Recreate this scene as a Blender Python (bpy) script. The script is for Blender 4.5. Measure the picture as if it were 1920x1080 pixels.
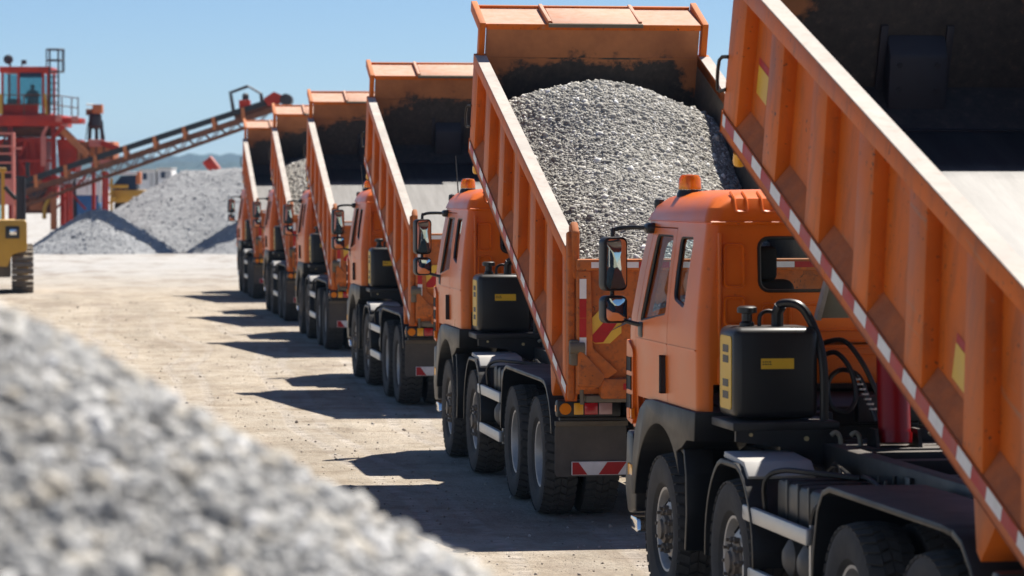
import bpy, bmesh, math, random
import numpy as np
from mathutils import Vector, Matrix

R = math.radians
sc = bpy.context.scene
for o in list(bpy.data.objects):
    bpy.data.objects.remove(o)
C = sc.collection
rng = np.random.default_rng(7)
random.seed(7)

# ------------------------------------------------------------------ camera, sky, sun, exposure
F_PX, CAM_H, HOR = 5900.0, 3.02, 349.0           # focal length in 1920-wide pixels, eye height, horizon row
cam_d = bpy.data.cameras.new('camera')
cam = bpy.data.objects.new('camera', cam_d); C.objects.link(cam)
cam_d.sensor_width = 36.0
cam_d.lens = F_PX / 1920.0 * 36.0
cam_d.clip_start = 0.1; cam_d.clip_end = 20000
cam.location = (0, 0, CAM_H)
cam.rotation_euler = (R(90) - math.atan((540 - HOR) / F_PX), 0, 0)
cam_d.dof.use_dof = True
cam_d.dof.focus_distance = 27.5
cam_d.dof.aperture_fstop = 3.0
cam_d.dof.aperture_blades = 9
sc.camera = cam

SUN = Vector((0.37, 0.47, 1.0)).normalized()     # towards the sun: high, ahead and to the right
sun_el = math.asin(SUN.z)
world = bpy.data.worlds.new('World'); sc.world = world; world.use_nodes = True
wn = world.node_tree
sky = wn.nodes.new('ShaderNodeTexSky'); sky.sky_type = 'NISHITA'; sky.sun_disc = False
sky.sun_elevation = sun_el
sky.sun_rotation = math.atan2(SUN.x, SUN.y)
sky.air_density = 0.72; sky.dust_density = 0.1; sky.ozone_density = 6.0; sky.altitude = 900
bg = wn.nodes['Background']; bg.inputs['Strength'].default_value = 0.062
wn.links.new(sky.outputs[0], bg.inputs['Color'])
sl = bpy.data.lights.new('sun', 'SUN'); sl.energy = 5.0; sl.angle = R(0.53); sl.color = (1.0, 0.945, 0.86)
sun = bpy.data.objects.new('sun', sl); C.objects.link(sun)
sun.rotation_euler = (-SUN).to_track_quat('-Z', 'Y').to_euler()
sun.location = (30, 40, 80)
vs = sc.view_settings
vs.view_transform = 'Standard'; vs.look = 'None'; vs.gamma = 1.0; vs.use_curve_mapping = False
vs.exposure = 0.76
sc.render.engine = 'CYCLES'
sc.cycles.use_denoising = True
sc.cycles.max_bounces = 8
sc.cycles.transparent_max_bounces = 12
sc.cycles.volume_bounces = 0
sc.cycles.caustics_reflective = False; sc.cycles.caustics_refractive = False

def W(px, py, Z):
    """world point seen at a pixel of the 1920 wide photograph at distance Z"""
    return Vector(((px - 960) * Z / F_PX, Z, CAM_H - (py - HOR) * Z / F_PX))

# ------------------------------------------------------------------ materials
MATS = {}
def nodes_of(m):
    m.use_nodes = True
    return m.node_tree, m.node_tree.nodes['Principled BSDF']

def ramp(nt, fac, stops):
    r = nt.nodes.new('ShaderNodeValToRGB')
    el = r.color_ramp.elements
    while len(el) > 1: el.remove(el[-1])
    el[0].position = stops[0][0]; el[0].color = stops[0][1]
    for p, c in stops[1:]:
        e = el.new(p); e.color = c
    nt.links.new(fac, r.inputs[0])
    return r.outputs[0]

def g(v): return (v, v, v, 1)
def c4(c): return (c[0], c[1], c[2], 1)

def coords(nt, vary=True):
    tc = nt.nodes.new('ShaderNodeTexCoord')
    if not vary: return tc.outputs['Object']
    oi = nt.nodes.new('ShaderNodeObjectInfo')
    mul = nt.nodes.new('ShaderNodeMath'); mul.operation = 'MULTIPLY'; mul.inputs[1].default_value = 41.0
    nt.links.new(oi.outputs['Random'], mul.inputs[0])
    add = nt.nodes.new('ShaderNodeVectorMath'); add.operation = 'ADD'
    nt.links.new(tc.outputs['Object'], add.inputs[0]); nt.links.new(mul.outputs[0], add.inputs[1])
    return add.outputs[0]

def noise(nt, vec, scale, detail=4, rough=0.55, stretch=None):
    if stretch:
        mp = nt.nodes.new('ShaderNodeMapping'); mp.inputs['Scale'].default_value = stretch
        nt.links.new(vec, mp.inputs[0]); vec = mp.outputs[0]
    n = nt.nodes.new('ShaderNodeTexNoise')
    n.inputs['Scale'].default_value = scale; n.inputs['Detail'].default_value = detail
    n.inputs['Roughness'].default_value = rough
    nt.links.new(vec, n.inputs['Vector'])
    return n.outputs['Fac']

def mixc(nt, fac, a, b, mode='MIX'):
    m = nt.nodes.new('ShaderNodeMix'); m.data_type = 'RGBA'; m.blend_type = mode
    for sock, v in ((m.inputs[0], fac), (m.inputs[6], a), (m.inputs[7], b)):
        if hasattr(v, 'is_output'): nt.links.new(v, sock)
        elif isinstance(v, (int, float)): sock.default_value = v
        else: sock.default_value = c4(v)
    return m.outputs[2]

def math2(nt, op, a, b=None, clamp=False):
    m = nt.nodes.new('ShaderNodeMath'); m.operation = op; m.use_clamp = clamp
    for s, v in zip(m.inputs, (a, b)):
        if v is None: continue
        if hasattr(v, 'is_output'): nt.links.new(v, s)
        else: s.default_value = v
    return m.outputs[0]

def up_facing(nt):
    ge = nt.nodes.new('ShaderNodeNewGeometry')
    sp = nt.nodes.new('ShaderNodeSeparateXYZ'); nt.links.new(ge.outputs['Normal'], sp.inputs[0])
    return math2(nt, 'MAXIMUM', sp.outputs[2], 0.0)

def mat(name, col, rough=0.5, metal=0.0, var=0.12, dust=0.0, dust_up=0.0, dcol=(0.33, 0.27, 0.21),
        grime=0.0, gcol=(0.05, 0.04, 0.035), bump=0.0, scale=3.0, coat=0.0, streak=False, spec=0.5, chips=0.0):
    m = bpy.data.materials.new(name); nt, b = nodes_of(m)
    vec = coords(nt)
    n1 = noise(nt, vec, scale, 5, 0.6)
    hi = tuple(min(1, x * (1 + var)) for x in col); lo = tuple(x * (1 - var) for x in col)
    colr = ramp(nt, n1, [(0.3, c4(lo)), (0.7, c4(hi))])
    rr = ramp(nt, n1, [(0.3, g(max(0.02, rough - 0.06))), (0.7, g(min(1, rough + 0.1)))])
    if grime:
        n3 = noise(nt, vec, scale * 4.3, 6, 0.7, (1, 1, 0.25) if streak else None)
        gf = ramp(nt, n3, [(0.5, g(0)), (0.72, g(grime))])
        colr = mixc(nt, gf, colr, gcol)
    if chips:
        cn = noise(nt, vec, 26, 3, 0.5); cm = noise(nt, vec, 1.1, 3, 0.6)
        cf = math2(nt, 'MULTIPLY', ramp(nt, cn, [(0.665, g(0)), (0.68, g(chips))]), ramp(nt, cm, [(0.42, g(0)), (0.6, g(1))]))
        colr = mixc(nt, cf, colr, (0.075, 0.035, 0.022))
        sc_ = noise(nt, vec, 7, 5, 0.7, (1, 0.06, 1)); sf = ramp(nt, sc_, [(0.64, g(0)), (0.70, g(0.6 * chips))])
        colr = mixc(nt, sf, colr, (0.36, 0.20, 0.12))
    if dust or dust_up:
        n2 = noise(nt, vec, scale * 1.7, 8, 0.65)
        df = ramp(nt, n2, [(0.28, g(0.35)), (0.7, g(1))])
        amt = math2(nt, 'ADD', math2(nt, 'MULTIPLY', up_facing(nt), dust_up), dust)
        f = math2(nt, 'MULTIPLY', df, amt, True)
        colr = mixc(nt, f, colr, dcol)
        rr = mixc(nt, f, rr, (0.9, 0.9, 0.9))
    nt.links.new(colr, b.inputs['Base Color']); nt.links.new(rr, b.inputs['Roughness'])
    b.inputs['Metallic'].default_value = metal
    b.inputs['Specular IOR Level'].default_value = spec
    if coat:
        b.inputs['Coat Weight'].default_value = coat; b.inputs['Coat Roughness'].default_value = 0.12
    if bump:
        bp = nt.nodes.new('ShaderNodeBump'); bp.inputs['Strength'].default_value = bump; bp.inputs['Distance'].default_value = 0.02
        nt.links.new(noise(nt, vec, scale * 6, 6, 0.6), bp.inputs['Height'])
        nt.links.new(bp.outputs[0], b.inputs['Normal'])
    MATS[name] = m
    return m

mat('cab_orange', (0.70, 0.138, 0.003), 0.30, var=0.10, dust=0.02, dust_up=0.08, scale=1.3, spec=0.42, chips=0.35)
mat('body_orange', (0.60, 0.125, 0.008), 0.5, var=0.18, dust=0.05, spec=0.2, chips=1.0, dust_up=0.75, dcol=(0.46, 0.26, 0.15), grime=0.5,
    gcol=(0.16, 0.06, 0.03), scale=1.6, streak=True)
mat('rail_top', (0.50, 0.15, 0.045), 0.6, dust=0.1, dust_up=0.75, dcol=(0.55, 0.42, 0.33), scale=5, grime=0.25)
mat('rail_cap', (0.46, 0.41, 0.36), 0.75, var=0.2, grime=0.35, gcol=(0.30, 0.14, 0.08), scale=3)
mat('ledge_dust', (0.50, 0.115, 0.02), 0.85, var=0.3, dust=0.35, dcol=(0.36, 0.18, 0.10), scale=5, bump=0.4)
mat('tailgate_paint', (0.50, 0.125, 0.018), 0.65, var=0.25, dust=0.16, dust_up=0.4, dcol=(0.30, 0.19, 0.12), grime=0.8,
    gcol=(0.12, 0.045, 0.025), scale=4, spec=0.25, chips=1.0)
mat('black_plastic', (0.008, 0.0083, 0.0095), 0.38, var=0.2, dust=0.004, dust_up=0.07, scale=3)
mat('fender_black', (0.009, 0.0098, 0.0115), 0.40, var=0.2, dust=0.006, dust_up=0.20, dcol=(0.25, 0.22, 0.19), scale=2.4, bump=0.1, spec=0.3)
mat('chassis_black', (0.009, 0.0088, 0.009), 0.45, var=0.3, dust=0.015, dust_up=0.40, dcol=(0.26, 0.22, 0.18), scale=4)
mat('rear_dirt', (0.10, 0.085, 0.06), 0.8, var=0.35, dust=0.35, dust_up=0.3, dcol=(0.24, 0.19, 0.13), scale=6)
mat('rubber', (0.022, 0.021, 0.021), 0.8, var=0.2, dust=0.26, dust_up=0.15, dcol=(0.17, 0.15, 0.125), scale=6)
mat('tread_rubber', (0.03, 0.028, 0.027), 0.85, var=0.25, dust=0.42, dcol=(0.17, 0.15, 0.125), scale=9)
mat('flap_rubber', (0.055, 0.05, 0.045), 0.75, var=0.3, dust=0.35, dcol=(0.22, 0.19, 0.15), scale=3)
mat('rim_steel', (0.55, 0.53, 0.50), 0.42, 0.5, var=0.15, dust=0.2, dcol=(0.33, 0.27, 0.20), scale=7)
mat('hub_steel', (0.17, 0.14, 0.11), 0.5, 0.5, var=0.3, dust=0.25, scale=14)
mat('aluminium', (0.62, 0.62, 0.60), 0.38, 0.75, var=0.06, dust=0.18, dust_up=0.3, dcol=(0.5, 0.45, 0.38), scale=4)
mat('tank_grey', (0.07, 0.066, 0.06), 0.45, var=0.2, dust=0.1, scale=6)
mat('cover_grey', (0.44, 0.44, 0.43), 0.45, var=0.1, dust=0.15, dust_up=0.5, dcol=(0.45, 0.41, 0.36), scale=3)
mat('chrome', (0.75, 0.75, 0.75), 0.12, 1.0, var=0.02)
mat('dark_void', (0.008, 0.008, 0.009), 0.7, var=0.2)
mat('ram_red', (0.30, 0.006, 0.008), 0.3, var=0.12, spec=0.3)
mat('tape_red', (0.42, 0.014, 0.016), 0.45, var=0.15, dust=0.05, scale=9, spec=0.25)
mat('tape_white', (0.78, 0.77, 0.76), 0.4, var=0.1, dust=0.25, dcol=(0.5, 0.42, 0.36), scale=9)
mat('plate_yellow', (0.76, 0.46, 0.03), 0.45, var=0.08, dust=0.16, scale=6)
mat('label_yellow', (0.72, 0.43, 0.015), 0.4, var=0.06, dust=0.06)
mat('print_black', (0.02, 0.02, 0.02), 0.5)
mat('lens_amber', (0.85, 0.24, 0.01), 0.18, coat=0.5, var=0.05)
mat('lens_yellow', (0.9, 0.42, 0.02), 0.2, coat=0.4, var=0.05)
mat('lens_red', (0.5, 0.012, 0.02), 0.2, coat=0.4, var=0.05)
mat('lens_clear', (0.5, 0.3, 0.3), 0.2, coat=0.4, var=0.05)
mat('brass', (0.6, 0.48, 0.24), 0.4, 0.6)
mat('grey_plate', (0.30, 0.29, 0.22), 0.55, 0.2, var=0.15, dust=0.2)
mat('seat_cloth', (0.035, 0.036, 0.04), 0.85)
mat('cab_trim', (0.20, 0.20, 0.19), 0.7)
mat('plant_red', (0.42, 0.024, 0.008), 0.5, var=0.3, spec=0.25, dust=0.02, dust_up=0.4, dcol=(0.5, 0.3, 0.25), scale=1.2)
mat('plant_salmon', (0.58, 0.13, 0.09), 0.6, var=0.1, dust=0.2, dust_up=0.4, dcol=(0.6, 0.42, 0.36), scale=1.2)
mat('plant_orange', (0.50, 0.14, 0.03), 0.55, var=0.2, dust=0.12, scale=1.2)
mat('rust_brown', (0.15, 0.055, 0.028), 0.8, var=0.35, dust=0.08, dust_up=0.35, scale=2, spec=0.2)
mat('dark_steel', (0.045, 0.04, 0.045), 0.6, 0.3, var=0.2)
mat('belt_black', (0.018, 0.019, 0.021), 0.6, var=0.2)
mat('machine_yellow', (0.50, 0.27, 0.012), 0.42, var=0.1, dust=0.08, dust_up=0.35, dcol=(0.6, 0.48, 0.3), scale=1.5)
mat('track_steel', (0.10, 0.075, 0.055), 0.6, 0.3, var=0.3, dust=0.25, dust_up=0.75, dcol=(0.42, 0.38, 0.32), scale=4)
mat('tank_white', (0.7, 0.71, 0.72), 0.5, var=0.06)
mat('tank_blue', (0.025, 0.12, 0.30), 0.45, var=0.1)
mat('cloth_blue', (0.02, 0.035, 0.07), 0.9)
mat('skin', (0.35, 0.2, 0.14), 0.6)
mat('far_white', (0.7, 0.68, 0.66), 0.7)
mat('leaf_dark', (0.022, 0.042, 0.030), 0.9, var=0.5, scale=0.06)

def glass(name, tint, refl=0.9):
    m = bpy.data.materials.new(name); m.use_nodes = True; nt = m.node_tree
    nt.nodes.remove(nt.nodes['Principled BSDF'])
    out = nt.nodes['Material Output']
    tr = nt.nodes.new('ShaderNodeBsdfTransparent'); tr.inputs[0].default_value = c4(tint)
    gl = nt.nodes.new('ShaderNodeBsdfGlossy'); gl.inputs['Roughness'].default_value = 0.03
    fr = nt.nodes.new('ShaderNodeFresnel'); fr.inputs[0].default_value = 1.5
    mx = nt.nodes.new('ShaderNodeMixShader')
    f = math2(nt, 'MULTIPLY', fr.outputs[0], refl)
    nt.links.new(f, mx.inputs[0]); nt.links.new(tr.outputs[0], mx.inputs[1]); nt.links.new(gl.outputs[0], mx.inputs[2])
    nt.links.new(mx.outputs[0], out.inputs[0])
    MATS[name] = m
m = bpy.data.materials.new('beacon_amber'); nt, b = nodes_of(m)
b.inputs['Base Color'].default_value = (1.0, 0.30, 0.01, 1); b.inputs['Roughness'].default_value = 0.18; b.inputs['Transmission Weight'].default_value = 0.55
b.inputs['Subsurface Weight'].default_value = 0.3; b.inputs['Subsurface Radius'].default_value = (0.1, 0.03, 0.01)
MATS['beacon_amber'] = m
glass('window_glass', (0.82, 0.88, 0.88), 0.35)
glass('plant_glass', (0.55, 0.72, 0.75))
m = bpy.data.materials.new('mirror_glass'); nt, b = nodes_of(m)
b.inputs['Base Color'].default_value = (0.85, 0.87, 0.9, 1); b.inputs['Metallic'].default_value = 1; b.inputs['Roughness'].default_value = 0.03
MATS['mirror_glass'] = m

def stone_mat(name, stops, rough=0.9):
    """every stone its own shade: random per loose stone"""
    m = bpy.data.materials.new(name); nt, b = nodes_of(m)
    ge = nt.nodes.new('ShaderNodeNewGeometry')
    base = ramp(nt, ge.outputs['Random Per Island'], stops)
    tc = nt.nodes.new('ShaderNodeTexCoord')
    n = noise(nt, tc.outputs['Object'], 60, 3, 0.6)
    v = ramp(nt, n, [(0.3, g(0.78)), (0.7, g(1.15))])
    nt.links.new(mixc(nt, 1.0, base, v, 'MULTIPLY'), b.inputs['Base Color'])
    b.inputs['Roughness'].default_value = rough
    MATS[name] = m
stone_mat('load_stone', [(0, (0.20, 0.19, 0.172, 1)), (0.25, (0.29, 0.275, 0.245, 1)), (0.6, (0.385, 0.365, 0.322, 1)),
                         (0.84, (0.50, 0.47, 0.41, 1)), (0.94, (0.68, 0.66, 0.62, 1)), (1, (0.85, 0.83, 0.79, 1))])
stone_mat('near_stone', [(0, (0.14, 0.14, 0.14, 1)), (0.25, (0.34, 0.337, 0.33, 1)), (0.6, (0.46, 0.455, 0.44, 1)),
                         (0.84, (0.51, 0.46, 0.38, 1)), (0.9, (0.60, 0.59, 0.575, 1)), (1, (0.78, 0.77, 0.75, 1))])
stone_mat('far_stone', [(0, (0.20, 0.205, 0.215, 1)), (0.5, (0.34, 0.345, 0.355, 1)), (0.9, (0.48, 0.48, 0.485, 1)), (1, (0.7, 0.7, 0.7, 1))])
stone_mat('ground_stone', [(0, (0.16, 0.13, 0.105, 1)), (0.45, (0.28, 0.235, 0.19, 1)), (0.8, (0.42, 0.36, 0.29, 1)), (1, (0.6, 0.55, 0.48, 1))])

def gravel_bed(name, lo, hi, scale):
    m = bpy.data.materials.new(name); nt, b = nodes_of(m)
    tc = nt.nodes.new('ShaderNodeTexCoord'); vec = tc.outputs['Object']
    n = noise(nt, vec, scale, 8, 0.7); n2 = noise(nt, vec, scale * 0.08, 4, 0.6)
    a = ramp(nt, n, [(0.3, c4(lo)), (0.7, c4(hi))])
    v = ramp(nt, n2, [(0.3, g(0.82)), (0.7, g(1.12))])
    nt.links.new(mixc(nt, 1.0, a, v, 'MULTIPLY'), b.inputs['Base Color'])
    b.inputs['Roughness'].default_value = 0.95
    bp = nt.nodes.new('ShaderNodeBump'); bp.inputs['Strength'].default_value = 0.8; bp.inputs['Distance'].default_value = 0.6 / scale
    nt.links.new(n, bp.inputs['Height']); nt.links.new(bp.outputs[0], b.inputs['Normal'])
    MATS[name] = m
gravel_bed('load_bed', (0.24, 0.225, 0.20), (0.44, 0.415, 0.37), 34)
gravel_bed('near_bed', (0.24, 0.235, 0.23), (0.46, 0.45, 0.43), 22)
gravel_bed('far_bed', (0.26, 0.265, 0.275), (0.42, 0.425, 0.43), 3.2)

# bed steel: worn dark steel inside, paint left above the heap line, dusty pale floor with the front wall's shadow painted in
def bed_mat(name, kind):
    m = bpy.data.materials.new(name); nt, b = nodes_of(m)
    tc = nt.nodes.new('ShaderNodeTexCoord'); vec = coords(nt)
    sp = nt.nodes.new('ShaderNodeSeparateXYZ'); nt.links.new(tc.outputs['Object'], sp.inputs[0])
    n = noise(nt, vec, 2.2, 7, 0.65); nf = noise(nt, vec, 14, 6, 0.7)
    dark = ramp(nt, nf, [(0.3, (0.026, 0.022, 0.020, 1)), (0.58, (0.055, 0.043, 0.036, 1)), (0.72, (0.10, 0.075, 0.055, 1)), (0.82, (0.26, 0.22, 0.18, 1))])
    paint = ramp(nt, n, [(0.3, (0.30, 0.10, 0.035, 1)), (0.7, (0.50, 0.18, 0.06, 1))])
    if kind == 'wall':      # stain arched like the heaps it has carried
        x2 = math2(nt, 'MULTIPLY', sp.outputs[0], sp.outputs[0])
        line = math2(nt, 'SUBTRACT', 1.10, math2(nt, 'MULTIPLY', x2, 0.28))
        d = math2(nt, 'SUBTRACT', sp.outputs[2], line)
        d = math2(nt, 'ADD', d, math2(nt, 'MULTIPLY', math2(nt, 'SUBTRACT', n, 0.5), 0.9))
        d = math2(nt, 'ADD', d, math2(nt, 'MULTIPLY', math2(nt, 'SUBTRACT', nf, 0.5), 0.25))
        f = ramp(nt, math2(nt, 'ADD', d, 0.5), [(0.46, g(0)), (0.56, g(1))])
        colr = mixc(nt, f, dark, paint)
    elif kind == 'side':
        d = math2(nt, 'ADD', math2(nt, 'SUBTRACT', sp.outputs[2], 1.05), math2(nt, 'MULTIPLY', math2(nt, 'SUBTRACT', n, 0.5), 0.7))
        f = ramp(nt, math2(nt, 'ADD', d, 0.5), [(0.47, g(0)), (0.56, g(1))])
        colr = mixc(nt, f, ramp(nt, nf, [(0.3, (0.05, 0.042, 0.038, 1)), (0.7, (0.13, 0.105, 0.085, 1))]), paint)
    else:                   # floor: scoured pale, front wall's shadow painted dark at the front end
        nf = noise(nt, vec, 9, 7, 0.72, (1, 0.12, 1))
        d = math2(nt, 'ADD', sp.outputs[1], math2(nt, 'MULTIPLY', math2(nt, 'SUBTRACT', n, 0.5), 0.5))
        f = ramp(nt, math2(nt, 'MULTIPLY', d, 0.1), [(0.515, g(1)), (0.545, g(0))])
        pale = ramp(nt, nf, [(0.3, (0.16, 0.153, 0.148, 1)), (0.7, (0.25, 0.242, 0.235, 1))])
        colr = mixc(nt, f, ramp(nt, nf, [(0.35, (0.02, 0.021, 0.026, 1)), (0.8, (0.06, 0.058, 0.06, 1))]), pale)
    nt.links.new(colr, b.inputs['Base Color']); b.inputs['Roughness'].default_value = 0.5
    b.inputs['Metallic'].default_value = 0.1
    MATS[name] = m
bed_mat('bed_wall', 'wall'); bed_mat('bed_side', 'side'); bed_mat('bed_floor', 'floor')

# ground: pale dusty hard-standing with wheel-worn streaks
def ground_mat():
    m = bpy.data.materials.new('dusty_ground'); nt, b = nodes_of(m)
    tc = nt.nodes.new('ShaderNodeTexCoord'); vec = tc.outputs['Object']
    rot = nt.nodes.new('ShaderNodeMapping'); rot.inputs['Rotation'].default_value = (0, 0, R(-8))
    nt.links.new(vec, rot.inputs[0]); rv = rot.outputs[0]
    big = noise(nt, vec, 0.09, 6, 0.6)
    streak = noise(nt, rv, 1.0, 6, 0.62, (0.9, 0.10, 1))
    mid = noise(nt, vec, 1.3, 7, 0.68); fine = noise(nt, vec, 14, 6, 0.7)
    a = ramp(nt, mid, [(0.28, (0.25, 0.195, 0.14, 1)), (0.46, (0.42, 0.355, 0.275, 1)), (0.75, (0.54, 0.475, 0.39, 1))])
    s = ramp(nt, streak, [(0.3, g(0.80)), (0.55, g(1.02)), (0.75, g(1.12))])
    a = mixc(nt, 1.0, a, s, 'MULTIPLY')
    f = ramp(nt, fine, [(0.3, g(0.82)), (0.55, g(1.0)), (0.75, g(1.1))])
    a = mixc(nt, 1.0, a, f, 'MULTIPLY')
    sp = nt.nodes.new('ShaderNodeSeparateXYZ'); nt.links.new(vec, sp.inputs[0])
    dist = math2(nt, 'MULTIPLY', math2(nt, 'ADD', sp.outputs[1], math2(nt, 'MULTIPLY', math2(nt, 'SUBTRACT', big, 0.5), 60)), 0.005)
    ff = ramp(nt, dist, [(0.42, g(0)), (0.6, g(0.75))])     # crushed grey stone spread round the stockpiles
    a = mixc(nt, ff, a, (0.46, 0.455, 0.45))
    dk = ramp(nt, noise(nt, rv, 0.55, 6, 0.7, (1.0, 0.35, 1)), [(0.50, g(0)), (0.64, g(0.7))])
    a = mixc(nt, dk, a, (0.25, 0.20, 0.155))
    # wheel tracks: wandering bands of packed fines with cross lugs
    wv = nt.nodes.new('ShaderNodeTexWave'); wv.wave_type = 'BANDS'; wv.bands_direction = 'X'
    wv.inputs['Scale'].default_value = 0.23; wv.inputs['Distortion'].default_value = 9.0; wv.inputs['Detail'].default_value = 3.0; wv.inputs['Detail Scale'].default_value = 0.16
    nt.links.new(rv, wv.inputs['Vector'])
    trk = ramp(nt, wv.outputs['Fac'], [(0.60, g(0)), (0.72, g(1)), (0.86, g(1)), (0.95, g(0.2))])
    lugn = noise(nt, rv, 2.0, 5, 0.65, (0.7, 3.2, 1))
    tk_ = math2(nt, 'MULTIPLY', trk, ramp(nt, mid, [(0.35, g(0.15)), (0.6, g(1))]))
    tk_ = math2(nt, 'MULTIPLY', tk_, ramp(nt, math2(nt, 'MULTIPLY', sp.outputs[1], 0.005), [(0.25, g(1)), (0.42, g(0))]))
    a = mixc(nt, math2(nt, 'MULTIPLY', tk_, 0.6), a, (0.62, 0.56, 0.49))
    lg = math2(nt, 'MULTIPLY', tk_, ramp(nt, lugn, [(0.47, g(0)), (0.60, g(0.65))]))
    a = mixc(nt, lg, a, (0.27, 0.215, 0.165))
    nt.links.new(a, b.inputs['Base Color']); b.inputs['Roughness'].default_value = 0.95
    b.inputs['Specular IOR Level'].default_value = 0.2
    h = math2(nt, 'ADD', math2(nt, 'MULTIPLY', mid, 1.2), math2(nt, 'MULTIPLY', fine, 0.55))
    h = math2(nt, 'ADD', h, math2(nt, 'MULTIPLY', streak, 0.8)); h = math2(nt, 'SUBTRACT', h, math2(nt, 'MULTIPLY', lg, 0.8))
    bp = nt.nodes.new('ShaderNodeBump'); bp.inputs['Strength'].default_value = 0.9; bp.inputs['Distance'].default_value = 0.095
    nt.links.new(h, bp.inputs['Height']); nt.links.new(bp.outputs[0], b.inputs['Normal'])
    MATS['dusty_ground'] = m
ground_mat()

# ------------------------------------------------------------------ mesh helpers
class MB:
    """collects shapes; build() links them as one mesh object"""
    def __init__(self):
        self.v = []; self.f = []; self.m = []
    def add(self, verts, faces, mi=0):
        o = len(self.v); self.v += [tuple(p) for p in verts]
        self.f += [tuple(i + o for i in q) for q in faces]; self.m += [mi] * len(faces)
        return self
    def bm(self, b, mi=0):
        b.verts.index_update()
        self.add([v.co.copy() for v in b.verts], [[v.index for v in f.verts] for f in b.faces], mi); b.free(); return self
    def box(self, lo, hi, bev=0.0, mi=0, M=None, seg=2):
        b = bmesh.new(); bmesh.ops.create_cube(b, size=1.0)
        lo = Vector(lo); hi = Vector(hi); c = (lo + hi) / 2; s = hi - lo
        for v in b.verts: v.co = Vector((v.co.x * s.x, v.co.y * s.y, v.co.z * s.z)) + c
        if bev: bmesh.ops.bevel(b, geom=list(b.edges), offset=min(bev, min(abs(s.x), abs(s.y), abs(s.z)) * 0.49), segments=seg, profile=0.5, affect='EDGES')
        if M: bmesh.ops.transform(b, matrix=M, verts=b.verts)
        return self.bm(b, mi)
    def prism(self, poly, a0, a1, axis='x', bev=0.0, mi=0, M=None, seg=2):
        """polygon in the two other axes (x: (y,z), y: (x,z), z: (x,y)), extruded a0..a1"""
        def P(p, a):
            return {'x': (a, p[0], p[1]), 'y': (p[0], a, p[1]), 'z': (p[0], p[1], a)}[axis]
        b = bmesh.new(); n = len(poly)
        v0 = [b.verts.new(P(p, a0)) for p in poly]; v1 = [b.verts.new(P(p, a1)) for p in poly]
        b.faces.new(v0); b.faces.new(list(reversed(v1)))
        for i in range(n): b.faces.new((v0[i], v1[i], v1[(i + 1) % n], v0[(i + 1) % n]))
        bmesh.ops.recalc_face_normals(b, faces=b.faces)
        if bev: bmesh.ops.bevel(b, geom=list(b.edges), offset=bev, segments=seg, profile=0.5, affect='EDGES')
        if M: bmesh.ops.transform(b, matrix=M, verts=b.verts)
        return self.bm(b, mi)
    def tube(self, pts, r, seg=8, mi=0, caps=True, smoothn=0):
        pts = [Vector(p) for p in pts]
        if smoothn:
            q = []
            n = len(pts)
            for i in range(n - 1):
                p0 = pts[max(0, i - 1)]; p1 = pts[i]; p2 = pts[i + 1]; p3 = pts[min(n - 1, i + 2)]
                for k in range(smoothn):
                    t = k / smoothn
                    q.append(0.5 * ((2 * p1) + (p2 - p0) * t + (2 * p0 - 5 * p1 + 4 * p2 - p3) * t * t + (3 * p1 - p0 - 3 * p2 + p3) * t ** 3))
            q.append(pts[-1]); pts = q
        rs = r if isinstance(r, (list, tuple)) else [r] * len(pts)
        if len(rs) != len(pts): rs = [rs[0] + (rs[-1] - rs[0]) * i / (len(pts) - 1) for i in range(len(pts))]
        vs_, fs = [], []
        prev = None
        for i, p in enumerate(pts):
            d = (pts[min(i + 1, len(pts) - 1)] - pts[max(i - 1, 0)]).normalized()
            ref = prev if prev is not None else (Vector((0, 0, 1)) if abs(d.z) < 0.9 else Vector((1, 0, 0)))
            u = ref - d * ref.dot(d)
            if u.length < 1e-4: u = d.orthogonal()
            u.normalize(); w = d.cross(u); prev = u
            for k in range(seg):
                a = 2 * math.pi * k / seg
                vs_.append(p + (u * math.cos(a) + w * math.sin(a)) * rs[i])
        for i in range(len(pts) - 1):
            for k in range(seg):
                k2 = (k + 1) % seg
                fs.append((i * seg + k, i * seg + k2, (i + 1) * seg + k2, (i + 1) * seg + k))
        if caps:
            fs.append(tuple(range(seg - 1, -1, -1))); o = (len(pts) - 1) * seg
            fs.append(tuple(o + k for k in range(seg)))
        return self.add(vs_, fs, mi)
    def bar(self, p, q, w, h, mi=0):
        """straight rectangular bar from p to q"""
        p = Vector(p); q = Vector(q); d = q - p; L = d.length
        Mx = Matrix.Translation((p + q) / 2) @ d.to_track_quat('Y', 'Z').to_matrix().to_4x4()
        return self.box((-w / 2, -L / 2, -h / 2), (w / 2, L / 2, h / 2), 0, mi, Mx)
    def lathe(self, prof, seg=32, axis='x', mi=0, at=(0, 0, 0), closed=False):
        """profile of (along axis, radius)"""
        vs_, fs = [], []
        n = len(prof)
        for k in range(seg):
            a = 2 * math.pi * k / seg; ca, sa = math.cos(a), math.sin(a)
            for (t, r) in prof:
                if axis == 'x': p = (t, r * ca, r * sa)
                elif axis == 'y': p = (r * ca, t, r * sa)
                else: p = (r * ca, r * sa, t)
                vs_.append((p[0] + at[0], p[1] + at[1], p[2] + at[2]))
        m = n if closed else n - 1
        for k in range(seg):
            k2 = (k + 1) % seg
            for i in range(m):
                j = (i + 1) % n
                fs.append((k * n + i, k2 * n + i, k2 * n + j, k * n + j))
        return self.add(vs_, fs, mi)
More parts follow.
